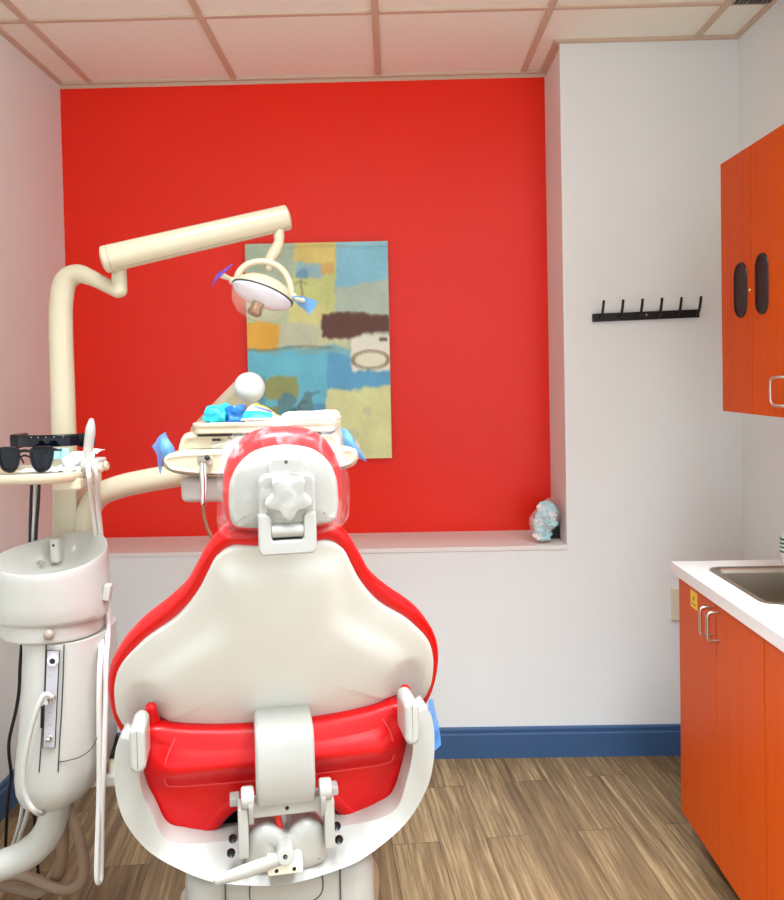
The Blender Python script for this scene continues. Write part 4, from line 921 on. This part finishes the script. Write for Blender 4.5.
# arms
b = bm_new(); ra_ = wid(0, 23.5, 480, 2.14)[1]
tube(b, [at(86, 560, 2.17), at(86, 535, 2.17), at(89, 511, 2.17), at(100, 495, 2.17), at(122, 486, 2.165), at(150, 480, 2.16), at(185, 473.5, 2.15), at(215, 466, 2.13)], [ra_*1.0]*8, 22, 7); obj('lower_arm', b, M['cream'], deliv, ang=60)
b = bm_new(); p = at(86, 560, 2.17); box(b, p+V((-.05, -.04, -.05)), p+V((.035, .04, 0)), .01, 3); obj('arm_mount', b, M['cream'], deliv)
U0_, U1_ = at(251, 386, 2.07), at(203, 434, 2.42)
b = bm_new(); d = (U1_-U0_).normalized(); ru = wid(0, 30, 400, 2.15)[1]
tube(b, [U0_+d*.015, U0_.lerp(U1_, .5), U1_], [ru*.94, ru, ru], 26, 3, False); ua = obj('upper_arm', b, M['cream'], deliv, ang=60)
b = bm_new(); lathe(b, U0_+d*.02, -d, [(ru*.99, 0), (ru*1.0, .012), (ru*.93, .022), (ru*.7, .031), (ru*.35, .036), (.0005, .037)], 28); obj('arm_cap', b, M['unit'], ua, ang=60)
b = bm_new(); p = at(250, 408, 2.10); rcyl(b, V((p.x+.008, p.y, at(250, 402, 2.1).z)), V((p.x+.008, p.y, zt1-.005)), .016, .003, 18); obj('arm_pin', b, M['cream'], deliv)
b = bm_new(); tube(b, [at(248, 398, 2.1), at(240, 404, 2.12), at(232, 416, 2.15)], .004, 8, 5); obj('arm_cable', b, M['dark'], deliv)
b = bm_new(); tube(b, [U1_+d*-.02, U1_+V((.03, 0, -.03)), at(225, 470, 2.40), at(225, 475, 2.15)], [ru*.9, ru*.8, .025, .025], 16, 6); obj('arm_link', b, M['cream'], deliv)

# things on the delivery tray
tz = zt1-.0045
def blob(name, x0, x1, y0, y1, Y, dpt, m, parent=None, amp=.008, sc=45, seed=0, zfix=None):
    a, c = at(x0, y1, Y), at(x1, y0, Y); zb_ = a.z if zfix is None else zfix
    b = bm_new(); box(b, (a.x, Y-dpt/2, zb_), (c.x, Y+dpt/2, c.z), .006, 2)
    bmesh.ops.subdivide_edges(b, edges=b.edges[:], cuts=6, use_grid_fill=True); crumple(b, amp, sc, seed); crumple(b, amp*.5, sc*2.3, seed+9)
    mz = min(v.co.z for v in b.verts); bmesh.ops.translate(b, vec=(0, 0, zb_-mz), verts=b.verts)
    return obj(name, b, M[m], parent, ang=35)
tag(blob('glove_pouch', 207, 228, 408.5, 421, DY-.055, .08, 'teal', amp=.009, seed=3, zfix=tz), 'crumpled turquoise pouch at the left end of the delivery tray', 'pouch')
tag(blob('glove_pouch', 229.5, 243, 408, 421, DY-.06, .07, 'blue', amp=.007, seed=5, zfix=tz), 'small crumpled deep blue pouch between the turquoise pouch and the printed packet', 'pouch')
# printed packet, leaning
pk = thing('sterile_packet', 'white and pale blue printed packet with a yellow edge lying on the delivery tray', 'packet', V((at(262, 420, DY-.05).x, DY-.05, tz)))
def pg(u, v, l=0):        # u along, v up the slope
    a = at(240+u*38, 421-u*1.5, DY-.085); c = at(252+u*26, 405.5+u*u*13, DY-.03)
    q = a.lerp(c, v); return V((q.x, q.y, q.z+.004*math.sin(v*PI)+l))
b = bm_new(); sheet(b, [[pg(i/14, j/8) for j in range(9)] for i in range(15)], .003); crumple(b, .002, 50); obj('wrapper', b, M['paper'], pk)
b = bm_new(); sheet(b, [[pg(i/14, .02+j/8*.42, .0045) for j in range(9)] for i in range(13)], .0012); crumple(b, .002, 50); obj('blue_panel', b, M['teal'], pk)
b = bm_new()
tube(b, [pg(.1+.9*i/10, .97, .004) for i in range(11)]+[pg(1, .8, .004), pg(1.0, .6, .004)], .0045, 8, 2, flat=((0, 0, 1), .45)); obj('yellow_edge', b, M['yellow'], pk)
b = bm_new()
for r_i in range(3):
    for k in range(9):
        p = pg(.22+.07*k, .60+.09*r_i, .0062); box(b, p-V((.0035, .002, .0003)), p+V((.0028, .002, .0006)))
obj('printing', b, M['blueink'], pk)
# wrapped cream pad
b = bm_new(); a, c = at(284, 434, DY-.02), at(338, 412.5, DY-.02)
box(b, (a.x, DY-.09, tz), (c.x, DY+.07, c.z), .012, 3); bmesh.ops.subdivide_edges(b, edges=b.edges[:], cuts=3, use_grid_fill=True); crumple(b, .005, 25, 4)
mz = min(v.co.z for v in b.verts); bmesh.ops.translate(b, vec=(0, 0, tz-mz), verts=b.verts)
tag(obj('paper_wrapped_pad', b, M['cloth'], ang=50), 'cream paper wrapped pad on the right end of the delivery tray above the headrest', 'pad')
filmsheet('barrier_film', [[at(166, 431.5, DY-.09), at(158, 438, DY-.085), at(152, 447, DY-.08)], [at(172, 444, DY-.10), at(164, 450, DY-.11), at(156, 457, DY-.09)], [at(175, 456, DY-.09), at(166, 463, DY-.09), at(160, 475, DY-.08)]], 'bluefilm', 'blue plastic film wrapped on the left handle of the delivery unit', sd=4)
filmsheet('barrier_film', [[at(341, 429, DY-.08), at(347, 430, DY-.09), at(352, 436, DY-.08)], [at(343, 440, DY-.09), at(350, 442, DY-.11), at(359, 449, DY-.09)], [at(346, 452, DY-.08), at(354, 455, DY-.09), at(367, 461, DY-.08)]], 'bluefilm', 'blue plastic film sticking out past the right end of the delivery unit', sd=5)
pf = CM @ V((.318, .02, .8))
fy = pf.y+.03
filmsheet('barrier_film', [[at(429, 700, fy), at(431, 699, fy+.02), at(433, 701, fy+.04)], [at(429, 727, fy-.01), at(434, 728, fy+.02), at(440, 733, fy+.04)], [at(430, 752, fy), at(433, 753, fy+.02), at(441, 745, fy+.04)]], 'bluefilm', 'blue plastic film hanging beside the right arm of the chair frame', sd=6, amp=.003)

# ------------------------------------------------------------------ things on the unit's tray
tt = TZ-.001
def glasses(label, xc, Y, w, h, m_f, tilt=.0, loc_z=tt, rz=0):
    t = thing('sunglasses', label, 'glasses', (xc, Y, loc_z), rz)
    def mp(x, z, d): return V((x, d+ .9*x*x, z+.004))
    b = bm_new()
    for sx in (-1, 1):
        lo = outline([(sx*.012, h*.72), (sx*.018, h*.95), (sx*.045, h*1.0), (sx*.066, h*.94), (sx*.068, h*.66), (sx*.060, h*.2), (sx*.045, h*.02), (sx*.028, h*.04), (sx*.016, h*.3)], 48)
        # rim as an annulus
        ri = inset(lo, .0065)
        loft(b, [[mp(p.x, p.y, .002) for p in lo], [mp(p.x, p.y, -.0035) for p in inset(lo, .0005)], [mp(p.x, p.y, -.004) for p in inset(lo, .0025)], [mp(p.x, p.y, -.003) for p in ri], [mp(p.x, p.y, .002) for p in ri], [mp(p.x, p.y, .002) for p in lo]], (False, False))
    tube(b, [mp(-.017, h*.80, -.001), mp(0, h*.84, -.003), mp(.017, h*.80, -.001)], .0035, 10, 4)
    tube(b, [mp(-.013, h*.58, 0), mp(0, h*.66, -.002), mp(.013, h*.58, 0)], .0022, 8, 4)
    obj('frame', b, M[m_f], t, local=True)
    for sx in (-1, 1):
        lo = outline([(sx*.012, h*.72), (sx*.018, h*.95), (sx*.045, h*1.0), (sx*.066, h*.94), (sx*.068, h*.66), (sx*.060, h*.2), (sx*.045, h*.02), (sx*.028, h*.04), (sx*.016, h*.3)], 48)
        b = bm_new(); pillow(b, inset(lo, .006), [(.0015, 0), (-.001, 0), (-.0022, .006, .8), (-.0026, .006, .1)], mp); obj('lens', b, M['lensdark'], t, local=True)
    for sx in (-1, 1):
        b = bm_new(); tube(b, [mp(sx*.067, h*.86, 0), V((sx*.070, .025, h*.86)), V((sx*.066, .07, h*.8)), V((sx*.060, .10, h*.55)), V((sx*.058, .118, h*.25))], [.004, .0035, .003, .003, .003], 10, 5, flat=((1, 0, 0), .5)); obj('temple', b, M[m_f], t, local=True)
    return t
gx = at(25.5, 472, 1.945).x
glasses('black sunglasses with dark lenses at the front of the tray, facing the viewer', gx, 1.945, .14, at(40, 446, 1.945).z-tt-.004, 'black')
# dark wraparound eyewear behind
gz = at(50, 437, 2.04).z
wr = thing('safety_glasses', 'dark wraparound safety glasses lying behind the sunglasses on the tray', 'glasses', V((at(46, 445, 2.05).x, 2.05, tt)))
wx = at(46, 445, 2.05).x
def wmap(u, v): x = u*.088; return V((wx+x, 2.065-.05*math.cos(u*1.35)+.02, tt+.058+v*.026))
b = bm_new(); sheet(b, [[wmap(-1+2*i/20, j/5) for j in range(6)] for i in range(21)], .003); obj('lens_shield', b, M['lensdark'], wr)
b = bm_new(); tube(b, [wmap(-1+2*i/12, 1.02) for i in range(13)], .004, 10, 3); fr = obj('brow_bar', b, M['black'], wr)
b = bm_new()
for k in range(5): p = wmap(-.35+.22*k, .96); lathe(b, p+V((0, -.003, 0)), (0, -1, 0), [(.0018, 0), (.0015, .0015), (.0003, .0016)], 8)
obj('vent_dot', b, M['nickel'], fr)
for sx in (-1, 1):
    p = wmap(sx, .5); b = bm_new(); box(b, p+V((-.012, -.01, -.018)), p+V((.012, .05, .018)), .004, 2); obj('temple', b, M['black'], wr)
# paper napkin and packet under them
b = bm_new(); n0 = 16
gr = [[V((at(20+72*i/n0, 470, 2.0).x, 1.975+.12*j/8, tt+.001+.008*max(0, noise.noise(V((i*.35, j*.4, 2))))+.040*sst(.40, .75, i/n0)*sst(0, .35, j/8)+.012*sst(.4, .6, i/n0)*noise.noise(V((i*.5, j*.6, 7))))) for j in range(9)] for i in range(n0+1)]
sheet(b, gr, .0015); nap = tag(obj('paper_napkin', b, M['paper'], ang=60), 'crumpled white paper napkin spread on the tray under the glasses', 'napkin')
b = bm_new(); a = at(44, 462, 2.0); c = at(68, 448, 2.0)
box(b, (a.x, 1.995, tt+.030), (c.x, 2.010, c.z), .003, 2); crumple(b, .003, 60, 3)
tag(obj('wipe_packet', b, M['aqua'], ang=60), 'aqua blue wipe packet on the napkin between the two pairs of glasses', 'packet')
b = bm_new(); tube(b, [at(66, 462, 1.99), at(78, 458, 1.985), at(92, 455, 1.985)], [.013, .014, .012], 12, 5, flat=((0, 1, 0), .7)); crumple(b, .003, 60, 9)
tag(obj('paper_roll', b, M['paper'], ang=60), 'rolled white paper sleeve at the right end of the tray', 'paper')
SC.view_settings.view_transform = 'Standard'; SC.view_settings.look = 'None'; SC.view_settings.exposure = 1.0; SC.view_settings.gamma = 1
SC.view_settings.use_curve_mapping = False
w = bpy.data.worlds.new('world'); SC.world = w; w.use_nodes = True
w.node_tree.nodes['Background'].inputs[0].default_value = (.88, .985, 1.10, 1); w.node_tree.nodes['Background'].inputs[1].default_value = .85
